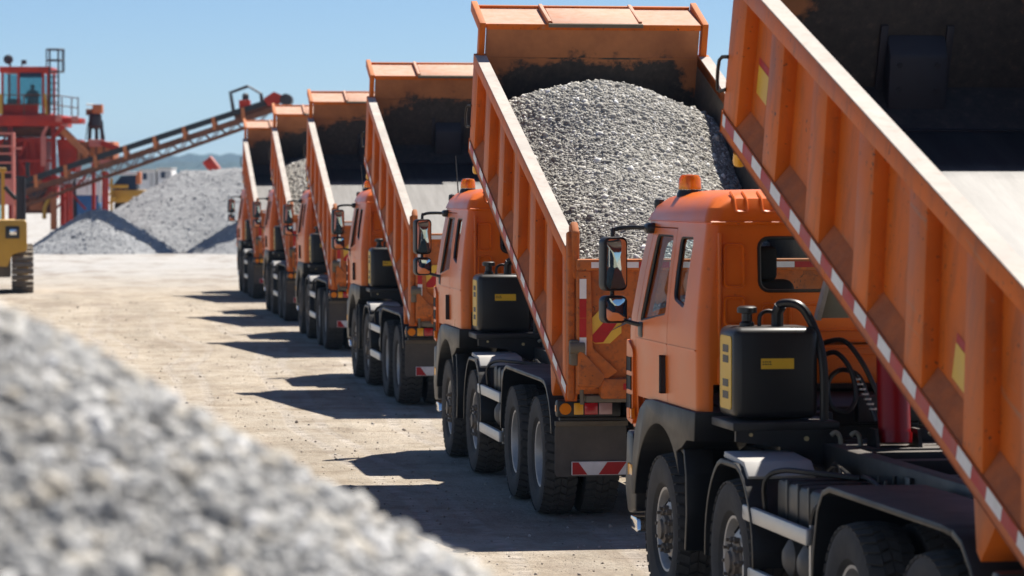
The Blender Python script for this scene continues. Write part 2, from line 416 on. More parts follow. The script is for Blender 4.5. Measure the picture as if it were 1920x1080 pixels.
    def mesh(self, name, mats, smooth=35, fix=True):
        me = bpy.data.meshes.new(name)
        me.from_pydata(self.v, [], self.f)
        for mname in ([mats] if isinstance(mats, str) else mats): me.materials.append(MATS[mname])
        if any(self.m): me.polygons.foreach_set('material_index', self.m)
        if fix:
            b = bmesh.new(); b.from_mesh(me)
            bmesh.ops.remove_doubles(b, verts=b.verts, dist=1e-5)
            bmesh.ops.recalc_face_normals(b, faces=b.faces); b.to_mesh(me); b.free()
        if smooth:
            me.shade_smooth(); me.set_sharp_from_angle(angle=R(smooth))
        me.update(); return me
    def build(self, name, mats, parent=None, smooth=35, fix=True):
        return link(name, self.mesh(name, mats, smooth, fix), parent)

def link(name, me, parent=None):
    o = bpy.data.objects.new(name, me); C.objects.link(o); o.parent = parent; return o

def empty(name, loc=(0, 0, 0), rz=0):
    o = bpy.data.objects.new(name, None); C.objects.link(o); o.location = loc; o.rotation_euler = (0, 0, rz)
    o.empty_display_size = 0.3; return o

def tag(o, label=None, cat=None, group=None, kind=None):
    if label: o['label'] = label
    if cat: o['category'] = cat
    if group: o['group'] = group
    if kind: o['kind'] = kind
    return o

def copy_tree(o, parent=None):
    c = o.copy(); C.objects.link(c); c.parent = parent
    for ch in o.children: copy_tree(ch, c)
    return c

def boolean(a, b, op):
    """boolean of two meshes, returned as a new mesh"""
    oa = bpy.data.objects.new('tmp_a', a); ob = bpy.data.objects.new('tmp_b', b)
    C.objects.link(oa); C.objects.link(ob)
    md = oa.modifiers.new('b', 'BOOLEAN'); md.operation = op; md.object = ob; md.solver = 'EXACT'
    dg = bpy.context.evaluated_depsgraph_get()
    me = bpy.data.meshes.new_from_object(oa.evaluated_get(dg))
    bpy.data.objects.remove(oa); bpy.data.objects.remove(ob)
    return me

def rrect(x0, x1, y0, y1, r, n=4):
    pts = []
    for cx, cy, a0 in ((x1 - r, y1 - r, 0), (x0 + r, y1 - r, 90), (x0 + r, y0 + r, 180), (x1 - r, y0 + r, 270)):
        for k in range(n + 1):
            a = R(a0 + 90 * k / n); pts.append((cx + r * math.cos(a), cy + r * math.sin(a)))
    return pts

def rpoly(poly, r, n=3):
    """polygon with rounded corners"""
    out = []; m = len(poly)
    for i in range(m):
        p = Vector(poly[i]); a = (Vector(poly[i - 1]) - p); b = (Vector(poly[(i + 1) % m]) - p)
        rr = min(r, a.length * 0.45, b.length * 0.45)
        p0 = p + a.normalized() * rr; p1 = p + b.normalized() * rr
        for k in range(n + 1):
            t = k / n
            q = p0 * (1 - t) ** 2 + p * 2 * t * (1 - t) + p1 * t * t
            out.append((q.x, q.y))
    return out

# stones as one mesh of many loose pieces
_t = (1 + 5 ** 0.5) / 2
ICO_V = np.array([(-1, _t, 0), (1, _t, 0), (-1, -_t, 0), (1, -_t, 0), (0, -1, _t), (0, 1, _t), (0, -1, -_t), (0, 1, -_t),
                  (_t, 0, -1), (_t, 0, 1), (-_t, 0, -1), (-_t, 0, 1)], float) / math.hypot(1, _t)
ICO_F = np.array([(0, 11, 5), (0, 5, 1), (0, 1, 7), (0, 7, 10), (0, 10, 11), (1, 5, 9), (5, 11, 4), (11, 10, 2), (10, 7, 6), (7, 1, 8),
                  (3, 9, 4), (3, 4, 2), (3, 2, 6), (3, 6, 8), (3, 8, 9), (4, 9, 5), (2, 4, 11), (6, 2, 10), (8, 6, 7), (9, 8, 1)])
def stones_mesh(name, pos, size, material, smooth=False):
    n = len(pos); pos = np.asarray(pos, float); size = np.asarray(size, float)
    q = rng.normal(size=(n, 4)); q /= np.linalg.norm(q, axis=1)[:, None]
    w, x, y, z = q.T
    Rm = np.stack([np.stack([1 - 2 * (y * y + z * z), 2 * (x * y - z * w), 2 * (x * z + y * w)], 1),
                   np.stack([2 * (x * y + z * w), 1 - 2 * (x * x + z * z), 2 * (y * z - x * w)], 1),
                   np.stack([2 * (x * z - y * w), 2 * (y * z + x * w), 1 - 2 * (x * x + y * y)], 1)], 1)
    base = ICO_V[None] * (1 + rng.uniform(-0.22, 0.22, (n, 12, 1)))
    base = base * rng.uniform(0.6, 1.15, (n, 1, 3))
    v = np.einsum('nij,nkj->nki', Rm, base) * size[:, None, None] + pos[:, None, :]
    f = ICO_F[None] + (np.arange(n) * 12)[:, None, None]
    me = bpy.data.meshes.new(name)
    me.vertices.add(n * 12); me.vertices.foreach_set('co', v.reshape(-1))
    me.loops.add(n * 60); me.loops.foreach_set('vertex_index', f.reshape(-1).astype(np.int32))
    me.polygons.add(n * 20); me.polygons.foreach_set('loop_start', np.arange(0, n * 60, 3, dtype=np.int32))
    me.update(calc_edges=True); me.materials.append(MATS[material])
    if smooth: me.shade_smooth()
    return me

def vnoise(x, y, seed=0, octaves=4, freq=1.0):
    """cheap value noise for height fields, -1..1"""
    x = np.asarray(x, float); y = np.asarray(y, float); tot = 0; amp = 1; s = 0
    for o in range(octaves):
        xi = np.floor(x * freq).astype(int); yi = np.floor(y * freq).astype(int)
        xf = x * freq - xi; yf = y * freq - yi
        xf = xf * xf * (3 - 2 * xf); yf = yf * yf * (3 - 2 * yf)
        def h(i, j):
            k = (i * 374761393 + j * 668265263 + (seed + o) * 1274126177) & 0x7fffffff
            k = ((k ^ (k >> 13)) * 1274126177) & 0x7fffffff
            return (k & 0xffff) / 32767.5 - 1
        v = (h(xi, yi) * (1 - xf) + h(xi + 1, yi) * xf) * (1 - yf) + (h(xi, yi + 1) * (1 - xf) + h(xi + 1, yi + 1) * xf) * yf
        tot = tot + v * amp; s += amp; amp *= 0.5; freq *= 2.03
    return tot / s

def grid_mesh(name, xs, ys, zf, material, smooth=True, skirt=None):
    X, Y = np.meshgrid(xs, ys); Z = zf(X, Y); ny, nx = X.shape
    v = np.stack([X, Y, Z], -1).reshape(-1, 3)
    i = np.arange(ny * nx).reshape(ny, nx)
    f = np.stack([i[:-1, :-1], i[:-1, 1:], i[1:, 1:], i[1:, :-1]], -1).reshape(-1, 4)
    me = bpy.data.meshes.new(name); me.from_pydata(v.tolist(), [], f.tolist())
    me.materials.append(MATS[material])
    if smooth: me.shade_smooth()
    me.update(); return me

# ------------------------------------------------------------------ the setting
def axis_pts(a, n, p=3.0):
    t = np.linspace(-1, 1, n); return np.sign(t) * np.abs(t) ** p * a
def ground_h(x, y):
    near = np.exp(-((y - 40) / 70) ** 2) * np.exp(-(x / 40) ** 2)
    return vnoise(x, y, 3, 3, 0.35) * 0.018 * near
gx = np.concatenate([-np.geomspace(20, 4200, 46)[::-1], np.linspace(-19.5, 19.5, 120), np.geomspace(20, 4200, 46)])
gy = np.concatenate([np.array([-50, -30, -15, -8, 0, 5]), np.linspace(6, 110, 260), np.geomspace(111, 4200, 70)])
tag(link('ground', grid_mesh('ground', gx, gy, ground_h, 'dusty_ground')), kind='structure')

# loose stones lying on the yard
n = 15000
zz = 12 + 75 * rng.random(n) ** 1.5
xx = (rng.random(n) - 0.62) * zz * 0.36
sz = np.exp(rng.normal(-5.0, 0.55, n))
pos = np.stack([xx, zz, sz * 0.25 + ground_h(xx, zz)], 1)
tag(link('loose_stones', stones_mesh('loose_stones', pos, sz, 'ground_stone')),
    'small loose stones scattered over the dusty yard', 'stones', kind='stuff')

# wooded hills far behind
def hills(name, y0, depth, x0, x1, hfun, seed, nx=620, ny=14):
    xs = np.linspace(x0, x1, nx); ys = np.linspace(y0, y0 + depth, ny)
    def zf(X, Y):
        t = (Y - y0) / depth
        prof = np.sin(np.clip(t, 0, 1) * math.pi) ** 0.6
        h = hfun(X) * prof
        return h + prof * (vnoise(X, Y, seed, 3, 0.035) * 5 + np.abs(vnoise(X, Y, seed + 5, 2, 0.12)) * 6) - 0.5
    return tag(link(name, grid_mesh(name, xs, ys, zf, 'leaf_dark', smooth=False)), kind='structure')
hills('hills', 2500, 420, -1300, 1300, lambda X: 21.0 + vnoise(X, X * 0, 11, 3, 0.008) * 7, 21)
hills('hills', 3400, 520, -1800, 1800, lambda X: 38.0 + vnoise(X, X * 0 + 3, 15, 3, 0.005) * 9, 31)

hz = MB().box((-4300, -60, -1.5), (4300, 4300, 66.0)).build('haze', 'leaf_dark', smooth=0)
hm = bpy.data.materials.new('air_haze'); hm.use_nodes = True
hnt = hm.node_tree; hnt.nodes.remove(hnt.nodes['Principled BSDF'])
pv = hnt.nodes.new('ShaderNodeVolumePrincipled'); pv.inputs['Color'].default_value = (0.40, 0.67, 1.0, 1)
pv.inputs['Density'].default_value = 0.00013; pv.inputs['Anisotropy'].default_value = 0.0
hnt.links.new(pv.outputs[0], hnt.nodes['Material Output'].inputs['Volume'])
hz.data.materials.clear(); hz.data.materials.append(hm)
tag(hz, kind='stuff')

# ------------------------------------------------------------------ gravel piles
def pile_heights(peaks, slope):
    """peaks: (x0,y0,x1,y1,z): ridge segments with sides at the angle of repose"""
    def zf(X, Y):
        h = np.full(X.shape, -0.4)
        for (x0, y0, x1, y1, z) in peaks:
            dx, dy = x1 - x0, y1 - y0; L2 = dx * dx + dy * dy + 1e-9
            t = np.clip(((X - x0) * dx + (Y - y0) * dy) / L2, 0, 1)
            d = np.hypot(X - (x0 + t * dx), Y - (y0 + t * dy))
            d = np.sqrt(d * d + 0.12) - 0.2
            h = np.maximum(h, z - slope * d)
        return h
    return zf

# near pile, out of focus at the camera's left
npk = pile_heights([(-1.95, 6.3, -1.95, 6.3, 3.25)], 0.62)
def near_h(X, Y): return npk(X, Y) + vnoise(X, Y, 41, 4, 1.1) * 0.07
near = link('gravel_pile', grid_mesh('gravel_pile', np.linspace(-8, 4.2, 160), np.linspace(0.6, 12.5, 160), near_h, 'near_bed'))
tag(near, 'blurred grey gravel pile filling the lower left corner close to the camera', 'gravel pile', kind='stuff')
n = 42000
xs = rng.uniform(-2.2, 0.7, n); ys = rng.uniform(3.4, 7.5, n)
hs = near_h(xs, ys); keep = hs > 0.05
sz = np.clip(np.exp(rng.normal(-4.62, 0.55, n)), 0.005, 0.036)
nst = link('stones', stones_mesh('stones', np.stack([xs, ys, hs + sz * 0.3], 1)[keep], sz[keep], 'near_stone'), near)
nst['kind'] = 'stuff'

# far stockpiles under the conveyor
def far_pile(name, label, peaks, slope, seed, x0, x1, y0, y1, nst, group=None):
    pk = pile_heights(peaks, slope)
    def zf(X, Y): 
        b = pk(X, Y)
        return b + (vnoise(X, Y, seed, 4, 0.5) * 0.16 + vnoise(X, Y, seed + 9, 3, 2.2) * 0.05) * np.clip((b + 0.4) * 2, 0, 1)
    o = link(name, grid_mesh(name, np.linspace(x0, x1, 150), np.linspace(y0, y1, 120), zf, 'far_bed'))
    tag(o, label, 'gravel pile', group, 'stuff')
    xs = rng.uniform(x0, x1, nst); ys = y0 + (y1 - y0) * rng.random(nst)
    hs = zf(xs, ys); keep = hs > 0.0
    sz = np.exp(rng.normal(-3.5, 0.45, nst))
    s = link('stones', stones_mesh('stones', np.stack([xs, ys, hs], 1)[keep], sz[keep], 'far_stone'), o)
    s['kind'] = 'stuff'
    return o
ZP = 142.0
pb = W(350, 318, 149.5); pr = W(470, 316, 149.5); pq = W(462, 0, 142)
far_pile('gravel_pile', 'large grey gravel stockpile rising under the conveyor beside the farthest truck',
         [(pb.x, 149.5, pr.x, 149.5, 3.9), (pr.x, 149.5, pr.x + 6, 152, 3.6), (pq.x, 142.2, pq.x + 1.5, 143, 1.6)], 0.62, 51, -26, 2, 138.5, 158, 20000, 'far gravel stockpiles')
p2 = W(178, 402, 142.5)
far_pile('gravel_pile', 'small grey gravel cone in front of the stockpile, crossed by the conveyor shadow',
         [(p2.x, 142.5, p2.x + 0.4, 142.8, 1.95)], 0.60, 61, -24, -13.5, 138.4, 147, 6500, 'far gravel stockpiles')

# ------------------------------------------------------------------ the tipper truck
TILT = 20.0
HY, HZ = -1.72, 1.16        # hinge line of the tipped body
BL, HF, HR = 6.5, 1.09, 1.24  # body length, side height front and rear
AX = (6.2, 4.2, 1.45, 0.0)  # axle positions

def tyre_mesh():
    b = MB()
    half = [(0.095, 0.295), (0.14, 0.34), (0.157, 0.41), (0.156, 0.47), (0.147, 0.513), (0.132, 0.532)]
    prof = half + [(-a, r) for a, r in reversed(half)]
    b.lathe(prof, 56, 'x', 0, closed=True)
    N = 40
    def block(a0, a1, t0, t1, r0, r1, skew=0.0):
        vs_ = []
        for r in (r0, r1):
            for a, t in ((a0, t0), (a1, t0 + skew), (a1, t1 + skew), (a0, t1)):
                rr = r - (0.02 if abs(a) > 0.14 and r == r1 else 0)
                vs_.append((a, rr * math.cos(t), rr * math.sin(t)))
        b.add(vs_, [(0, 3, 2, 1), (4, 5, 6, 7), (0, 1, 5, 4), (1, 2, 6, 5), (2, 3, 7, 6), (3, 0, 4, 7)], 1)
    for k in range(N):
        t = 2 * math.pi * k / N; d = 2 * math.pi / N
        for s in (-1, 1):
            block(s * 0.062, s * 0.152, t, t + d * 0.70, 0.520, 0.552, 0.3 * d)
            block(s * 0.004, s * 0.056, t + d * 0.45, t + d * 1.20, 0.525, 0.552, -0.25 * d)
    return b.mesh('tyre', ['rubber', 'tread_rubber'], 30)

def rim_mesh(front):
    b = MB()
    if front:
        b.lathe([(-0.10, 0.298), (0.098, 0.298), (0.115, 0.305), (0.112, 0.288), (0.08, 0.272), (0.035, 0.265), (0.03, 0.255), (0.055, 0.235),
                 (0.088, 0.195), (0.095, 0.15), (0.09, 0.0)], 40)
        for k in range(8):
            a = 2 * math.pi * (k + .5) / 8
            M = Matrix.Rotation(a, 4, 'X') @ Matrix.Translation((0.0705, 0.222, 0)) @ Matrix.Rotation(R(38), 4, 'Z')
            bb = MB().lathe([(-0.02, 0.0), (-0.02, 0.032), (0.010, 0.032), (0.010, 0.0)], 10)
            b.add([M @ Vector(p) for p in bb.v], bb.f, 1)
    else:
        b.lathe([(-0.10, 0.298), (0.098, 0.298), (0.115, 0.305), (0.112, 0.286), (0.06, 0.268), (-0.03, 0.262), (-0.05, 0.24), (-0.045, 0.17), (-0.04, 0.0)], 40)
        for k in range(8):
            a = 2 * math.pi * (k + .5) / 8
            M = Matrix.Rotation(a, 4, 'X') @ Matrix.Translation((-0.046, 0.205, 0))
            bb = MB().lathe([(-0.02, 0.0), (-0.02, 0.024), (0.006, 0.024), (0.006, 0.0)], 10)
            b.add([M @ Vector(p) for p in bb.v], bb.f, 1)
    return b.mesh('wheel', ['rim_steel', 'dark_void'], 40)

def hub_mesh(front):
    b = MB()
    o = 0.09 if front else -0.042
    b.lathe([(o, 0.15), (o + 0.012, 0.146), (o + 0.016, 0.105), (o + 0.045, 0.098), (o + 0.055, 0.075), (o + 0.075, 0.07), (o + 0.08, 0.0)], 24)
    for k in range(10):
        a = 2 * math.pi * k / 10
        c = (0, 0.150 * math.cos(a), 0.150 * math.sin(a))
        b.lathe([(o - 0.005, 0.022), (o + 0.04, 0.022), (o + 0.045, 0.012), (o + 0.07, 0.012), (o + 0.072, 0.0)], 6, at=c)
    return b.mesh('hub', 'hub_steel', 40)

TYRE = tyre_mesh(); RIM = {k: rim_mesh(k) for k in (True, False)}; HUB = {k: hub_mesh(k) for k in (True, False)}

def arc(cy, cz, r, a0, a1, n=12):
    return [(cy + r * math.cos(R(a0 + (a1 - a0) * k / n)), cz + r * math.sin(R(a0 + (a1 - a0) * k / n))) for k in range(n + 1)]

def shell_poly(path, th):
    """closed outline of a bent sheet following a path of (y,z)"""
    pts = [Vector(p) for p in path]; inner = []
    for i, p in enumerate(pts):
        d = (pts[min(i + 1, len(pts) - 1)] - pts[max(i - 1, 0)]).normalized()
        inner.append(p + Vector((-d.y, d.x)) * th)
    return [tuple(p) for p in pts] + [tuple(p) for p in reversed(inner)]

def make_cab(root):
    secs = [(1.22, 1.225, 7.26, 5.10), (1.50, 1.235, 7.30, 5.08), (1.95, 1.24, 7.29, 5.07), (2.06, 1.235, 7.27, 5.08), (2.40, 1.20, 7.15, 5.10),
            (2.72, 1.155, 7.02, 5.13), (2.765, 1.15, 7.0, 5.135), (2.77, 1.165, 7.03, 5.115), (2.80, 1.158, 7.0, 5.122), (2.87, 1.135, 6.90, 5.138),
            (2.935, 1.085, 6.76, 5.175), (2.972, 0.99, 6.6, 5.255), (2.99, 0.86, 6.4, 5.38), (2.997, 0.60, 6.15, 5.6)]
    def hull(inset, top):
        b = bmesh.new(); rings = []
        ss = [s for s in secs if s[0] <= top]
        for i, (z, w, yf, yr) in enumerate(ss):
            zz = z + (inset if i == 0 else 0)
            r = 0.085 if z < 2.78 else (0.11 if z < 2.9 else 0.16)
            rings.append([b.verts.new((p[0], p[1], zz)) for p in rrect(-w + inset, w - inset, yr + inset, yf - inset, max(0.05, r - inset), 5)])
        for a, c in zip(rings[:-1], rings[1:]):
            for i in range(len(a)): b.faces.new((a[i], a[(i + 1) % len(a)], c[(i + 1) % len(a)], c[i]))
        b.faces.new(list(reversed(rings[0]))); b.faces.new(rings[-1])
        bmesh.ops.recalc_face_normals(b, faces=b.faces)
        me = bpy.data.meshes.new('hull'); b.to_mesh(me); b.free(); me.materials.append(MATS['cab_orange']); return me
    shell = boolean(hull(0, 9), hull(0.045, 2.73), 'DIFFERENCE')
    win = rpoly([(6.90, 2.02), (6.64, 2.67), (6.12, 2.67), (6.10, 2.10)], 0.04)
    quarter = rpoly([(5.90, 2.22), (5.90, 2.665), (5.52, 2.665), (5.50, 2.62), (5.55, 2.16)], 0.06)
    cuts = MB()
    cuts.prism(win, -2, 2, 'x'); cuts.prism(quarter, -2, 2, 'x')
    cuts.prism(rrect(-0.80, 0.80, 2.30, 2.665, 0.07), 4.5, 5.7, 'y')
    cuts.prism(rpoly([(-1.08, 2.0), (1.08, 2.0), (1.0, 2.62), (-1.0, 2.62)], 0.06), 6.6, 8.2, 'y')
    shell = boolean(shell, cuts.mesh('cut', 'cab_orange', 0), 'DIFFERENCE')
    shell = boolean(shell, MB().box((-2, 4.5, 1.0), (2, 6.98, 1.462)).mesh('cut', 'cab_orange', 0), 'DIFFERENCE')
    shell = boolean(shell, MB().box((-1.13, 4.5, 1.3), (1.13, 5.25, 1.66)).mesh('cut', 'cab_orange', 0), 'DIFFERENCE')
    dpoly = [(7.03, 1.20), (7.03, 1.95), (6.76, 2.715), (6.03, 2.715), (6.0, 1.20)]
    gpoly = [(7.038, 1.15), (7.038, 1.953), (6.767, 2.724), (6.021, 2.724), (5.991, 1.15)]
    doors = boolean(shell, MB().prism(dpoly, -2, 2, 'x').mesh('cut', 'cab_orange', 0), 'INTERSECT')
    shell = boolean(shell, MB().prism(gpoly, -2, 2, 'x').mesh('cut', 'cab_orange', 0), 'DIFFERENCE')
    for me in (shell, doors):
        me.shade_smooth(); me.set_sharp_from_angle(angle=R(28))
    cab = link('cab', shell, root)
    for s in (-1, 1):
        b = bmesh.new(); b.from_mesh(doors)
        bmesh.ops.delete(b, geom=[v for v in b.verts if v.co.x * s < 0], context='VERTS')
        me = bpy.data.meshes.new('door'); b.to_mesh(me); b.free(); me.materials.append(MATS['cab_orange'])
        me.shade_smooth(); me.set_sharp_from_angle(angle=R(28))
        link('door', me, cab)
        def px(z): return s * np.interp(z, [q[0] for q in secs[:7]], [q[1] for q in secs[:7]])
        # rubber-edged glass standing in the openings
        for poly, nm in ((win, 'window_pane'), (quarter, 'window_pane')):
            p3 = [(px(z) - s * 0.022, y, z) for y, z in poly]
            MB().add(p3, [tuple(range(len(p3)))]).build(nm, 'window_glass', cab, 0)
            big = [(y + (y - 6.0 if 0 else 0), z) for y, z in poly]
            fr = MB(); cc = Vector((sum(p[0] for p in poly) / len(poly), sum(p[1] for p in poly) / len(poly)))
            fr.tube([(px(z) - s * 0.016, y, z) for y, z in poly + [poly[0]]], 0.016, 6, caps=False)
            fr.build('window_seal', 'black_plastic', cab)
        # door handle, side moulding
        MB().box((s * 1.233, 6.06, 1.55), (s * 1.262, 6.11, 1.80), 0.012).build('door_handle', 'black_plastic', cab)
        MB().prism(rpoly([(5.14, 1.885), (5.985, 1.885), (5.985, 1.895), (5.14, 1.895)], 0.003), s * 1.236, s * 1.246, 'x').build('moulding', 'cab_orange', cab)
        MB().prism(rpoly([(6.01, 1.885), (7.02, 1.885), (7.02, 1.895), (6.01, 1.895)], 0.003), s * 1.236, s * 1.246, 'x').build('moulding', 'cab_orange', cab)
        # corner vent ahead of the door
        v = MB(); v.prism(rpoly([(7.06, 1.24), (7.27, 1.27), (7.27, 1.88), (7.06, 1.80)], 0.04), s * 1.19, s * 1.258, 'x')
        v.build('vent_frame', 'cab_orange', cab)
        for k in range(3):
            MB().box((s * 1.252, 7.10, 1.36 + k * 0.14), (s * 1.263, 7.245, 1.46 + k * 0.14), 0.004).build('vent', 'dark_void', cab)
        MB().box((s * 1.252, 7.04, 1.29), (s * 1.268, 7.11, 1.36), 0.006).build('side_marker', 'lens_amber', cab)
        # seats
        st = MB(); st.box((s * 0.66 - 0.25, 5.65, 1.55), (s * 0.66 + 0.25, 6.15, 1.95), 0.06)
        st.box((s * 0.66 - 0.22, 5.42, 1.85), (s * 0.66 + 0.22, 5.58, 2.37), 0.09, seg=3); st.box((s * 0.68 - 0.10, 5.42, 2.36), (s * 0.68 + 0.10, 5.52, 2.60), 0.04, seg=3)
        st.build('seat', 'seat_cloth', cab)
    MB().box((-1.15, 6.6, 1.5), (1.15, 7.12, 1.95), 0.08).build('dashboard', 'cab_trim', cab)
    sw = MB(); sw.tube([(-0.62 + 0.22 * math.cos(a), 6.56 + 0.09 * math.sin(a), 1.98 + 0.2 * math.sin(a)) for a in np.linspace(0, 2 * math.pi, 25)], 0.016, 6, caps=False)
    sw.tube([(-0.62, 6.56, 1.98), (-0.62, 6.8, 1.8)], 0.03); sw.build('steering_wheel', 'black_plastic', cab)
    def yr(z): return float(np.interp(z, [q[0] for q in secs[:7]], [q[3] for q in secs[:7]]))
    rw = rrect(-0.80, 0.80, 2.30, 2.665, 0.07)
    MB().add([(x, yr(z) + 0.02, z) for x, z in rw], [tuple(range(len(rw)))]).build('window_pane', 'window_glass', cab, 0)
    MB().tube([(x, yr(z) + 0.002, z) for x, z in rw + [rw[0]]], 0.013, 6, caps=False).build('window_seal', 'black_plastic', cab)
    ws = rpoly([(-1.08, 2.0), (1.08, 2.0), (1.0, 2.62), (-1.0, 2.62)], 0.06)
    def yf(z): return float(np.interp(z, [q[0] for q in secs[:7]], [q[2] for q in secs[:7]]))
    MB().add([(x, yf(z) - 0.02, z) for x, z in ws], [tuple(range(len(ws)))]).build('windscreen', 'window_glass', cab, 0)
    # pressed panels of the back wall: bevelled rims round sunken fields
    def pressed(x0, x1, z0, z1, d=0.026):
        o = rrect(x0, x1, z0, z1, 0.035); i1 = rrect(x0 + 0.022, x1 - 0.022, z0 + 0.022, z1 - 0.022, 0.022)
        vs_ = [(x, yr(z) + 0.004, z) for x, z in o] + [(x, yr(z) - d, z) for x, z in [((p[0] * 2 + q[0]) / 3, (p[1] * 2 + q[1]) / 3) for p, q in zip(o, i1)]] + \
              [(x, yr(z) - d, z) for x, z in [((p[0] + 2 * q[0]) / 3, (p[1] + 2 * q[1]) / 3) for p, q in zip(o, i1)]] + [(x, yr(z) - 0.002, z) for x, z in i1]
        n = len(o); fs = []
        for k in range(3):
            fs += [(k * n + i, k * n + (i + 1) % n, (k + 1) * n + (i + 1) % n, (k + 1) * n + i) for i in range(n)]
        fs.append(tuple(3 * n + i for i in range(n)))
        MB().add(vs_, fs).build('pressed_panel', 'cab_orange', cab, 50)
    for s in (-1, 1):
        a, b_ = sorted((s * 0.90, s * 1.06))
        pressed(a, b_, 2.32, 2.63); pressed(a, b_, 2.06, 2.27); pressed(a, b_, 1.93, 2.02, 0.018)
        a, b_ = sorted((s * 0.68, s * 0.80)); pressed(a, b_, 2.02, 2.22, 0.018)
        # raised rail each side of the back wall
        MB().box((s * 1.085 - 0.012, yr(2.3) - 0.028, 1.86), (s * 1.085 + 0.012, yr(2.3) + 0.02, 2.70), 0.01).build('pressed_rib', 'cab_orange', cab)
    pressed(-0.60, 0.60, 2.02, 2.22, 0.018); pressed(-0.62, 0.62, 1.90, 1.97, 0.015)
    MB().box((-1.10, 5.055, 1.66), (1.10, 5.10, 1.86), 0.02).build('sill_panel', 'cab_orange', cab)
    # U-shaped pressings of the roof skirt
    for x in (-0.92, -0.73, -0.54, -0.35, -0.16, 0.16, 0.35, 0.54, 0.73, 0.92):
        pts = [(x - 0.042, 5.27, 2.976), (x - 0.042, 5.178, 2.938), (x - 0.042, 5.14, 2.872), (x - 0.03, 5.13, 2.845), (x + 0.03, 5.13, 2.845), (x + 0.042, 5.14, 2.872), (x + 0.042, 5.178, 2.938), (x + 0.042, 5.27, 2.976)]
        MB().tube(pts, 0.012, 6, smoothn=3).build('roof_rib', 'cab_orange', cab)
    MB().tube([(-1.14, 5.108, 2.768), (1.14, 5.108, 2.768)], 0.012, 6).build('rain_gutter', 'cab_orange', cab)
    # beacon
    MB().lathe([(2.90, 0.0), (2.90, 0.10), (2.975, 0.095), (2.992, 0.085), (3.004, 0.085), (3.005, 0)], 20, 'z', at=(-0.98, 6.4, -0.01)).build('beacon_base', 'black_plastic', cab)
    MB().lathe([(2.996, 0.0), (2.996, 0.083), (3.01, 0.085), (3.075, 0.080), (3.10, 0.066), (3.108, 0.0)], 24, 'z', at=(-0.98, 6.4, 0)).build('beacon_lens', 'beacon_amber', cab)
    # horns/lamp pods at the front corner of the roof, whip aerial
    for s in (-1, 1):
        MB().lathe([(2.78, 0.0), (2.80, 0.03), (2.86, 0.042), (2.90, 0.036), (2.915, 0.0)], 14, 'z', at=(s * 1.10, 6.86, 0.02)).build('roof_lamp', 'black_plastic', cab)
    MB().tube([(-1.03, 6.8, 2.84), (-1.05, 6.79, 3.10), (-1.07, 6.77, 3.36)], [0.010, 0.004], 5).build('aerial', 'black_plastic', cab)
    return cab

def make_mirrors(root):
    for s in (-1, 1):
        arm = MB()
        arm.tube([(s * 1.16, 6.83, 2.71), (s * 1.30, 6.94, 2.715), (s * 1.40, 7.0, 2.70), (s * 1.425, 7.0, 2.64), (s * 1.425, 7.0, 2.10), (s * 1.40, 7.0, 2.05), (s * 1.30, 6.94, 2.01), (s * 1.22, 6.88, 1.99)], 0.017, 8, smoothn=4)
        arm.box((s * 1.20 - 0.05, 6.80, 1.90), (s * 1.20 + 0.05, 6.94, 2.02), 0.02); arm.box((s * 1.16 - 0.06, 6.76, 2.67), (s * 1.16 + 0.06, 6.90, 2.75), 0.03)
        arm.build('mirror_arm', 'black_plastic', root)
        for z0, z1, tl in ((2.245, 2.645, 7), (2.005, 2.21, 9)):
            x = s * 1.425
            M = Matrix.Translation((x, 6.94, (z0 + z1) / 2)) @ Matrix.Rotation(s * R(-13), 4, 'Z')
            h = (z1 - z0) / 2
            b = bmesh.new()
            tmp = MB().prism(rrect(-0.098, 0.098, -h, h, 0.045), -0.03, 0.07, 'y', 0.012, M=M)
            mir = tmp.build('mirror', 'black_plastic', root)
            gp = rrect(-0.08, 0.08, -h + 0.018, h - 0.018, 0.035)
            # slightly convex glass
            vs_ = [M @ Vector((0, -0.046, 0))] + [M @ Vector((p[0] * .5, -0.0445, p[1] * .5)) for p in gp] + [M @ Vector((p[0], -0.038, p[1])) for p in gp]
            n = len(gp); fs = [(0, 1 + i, 1 + (i + 1) % n) for i in range(n)] + [(1 + i, 1 + n + i, 1 + n + (i + 1) % n, 1 + (i + 1) % n) for i in range(n)]
            MB().add(vs_, fs).build('mirror_glass', 'mirror_glass', mir, 60)

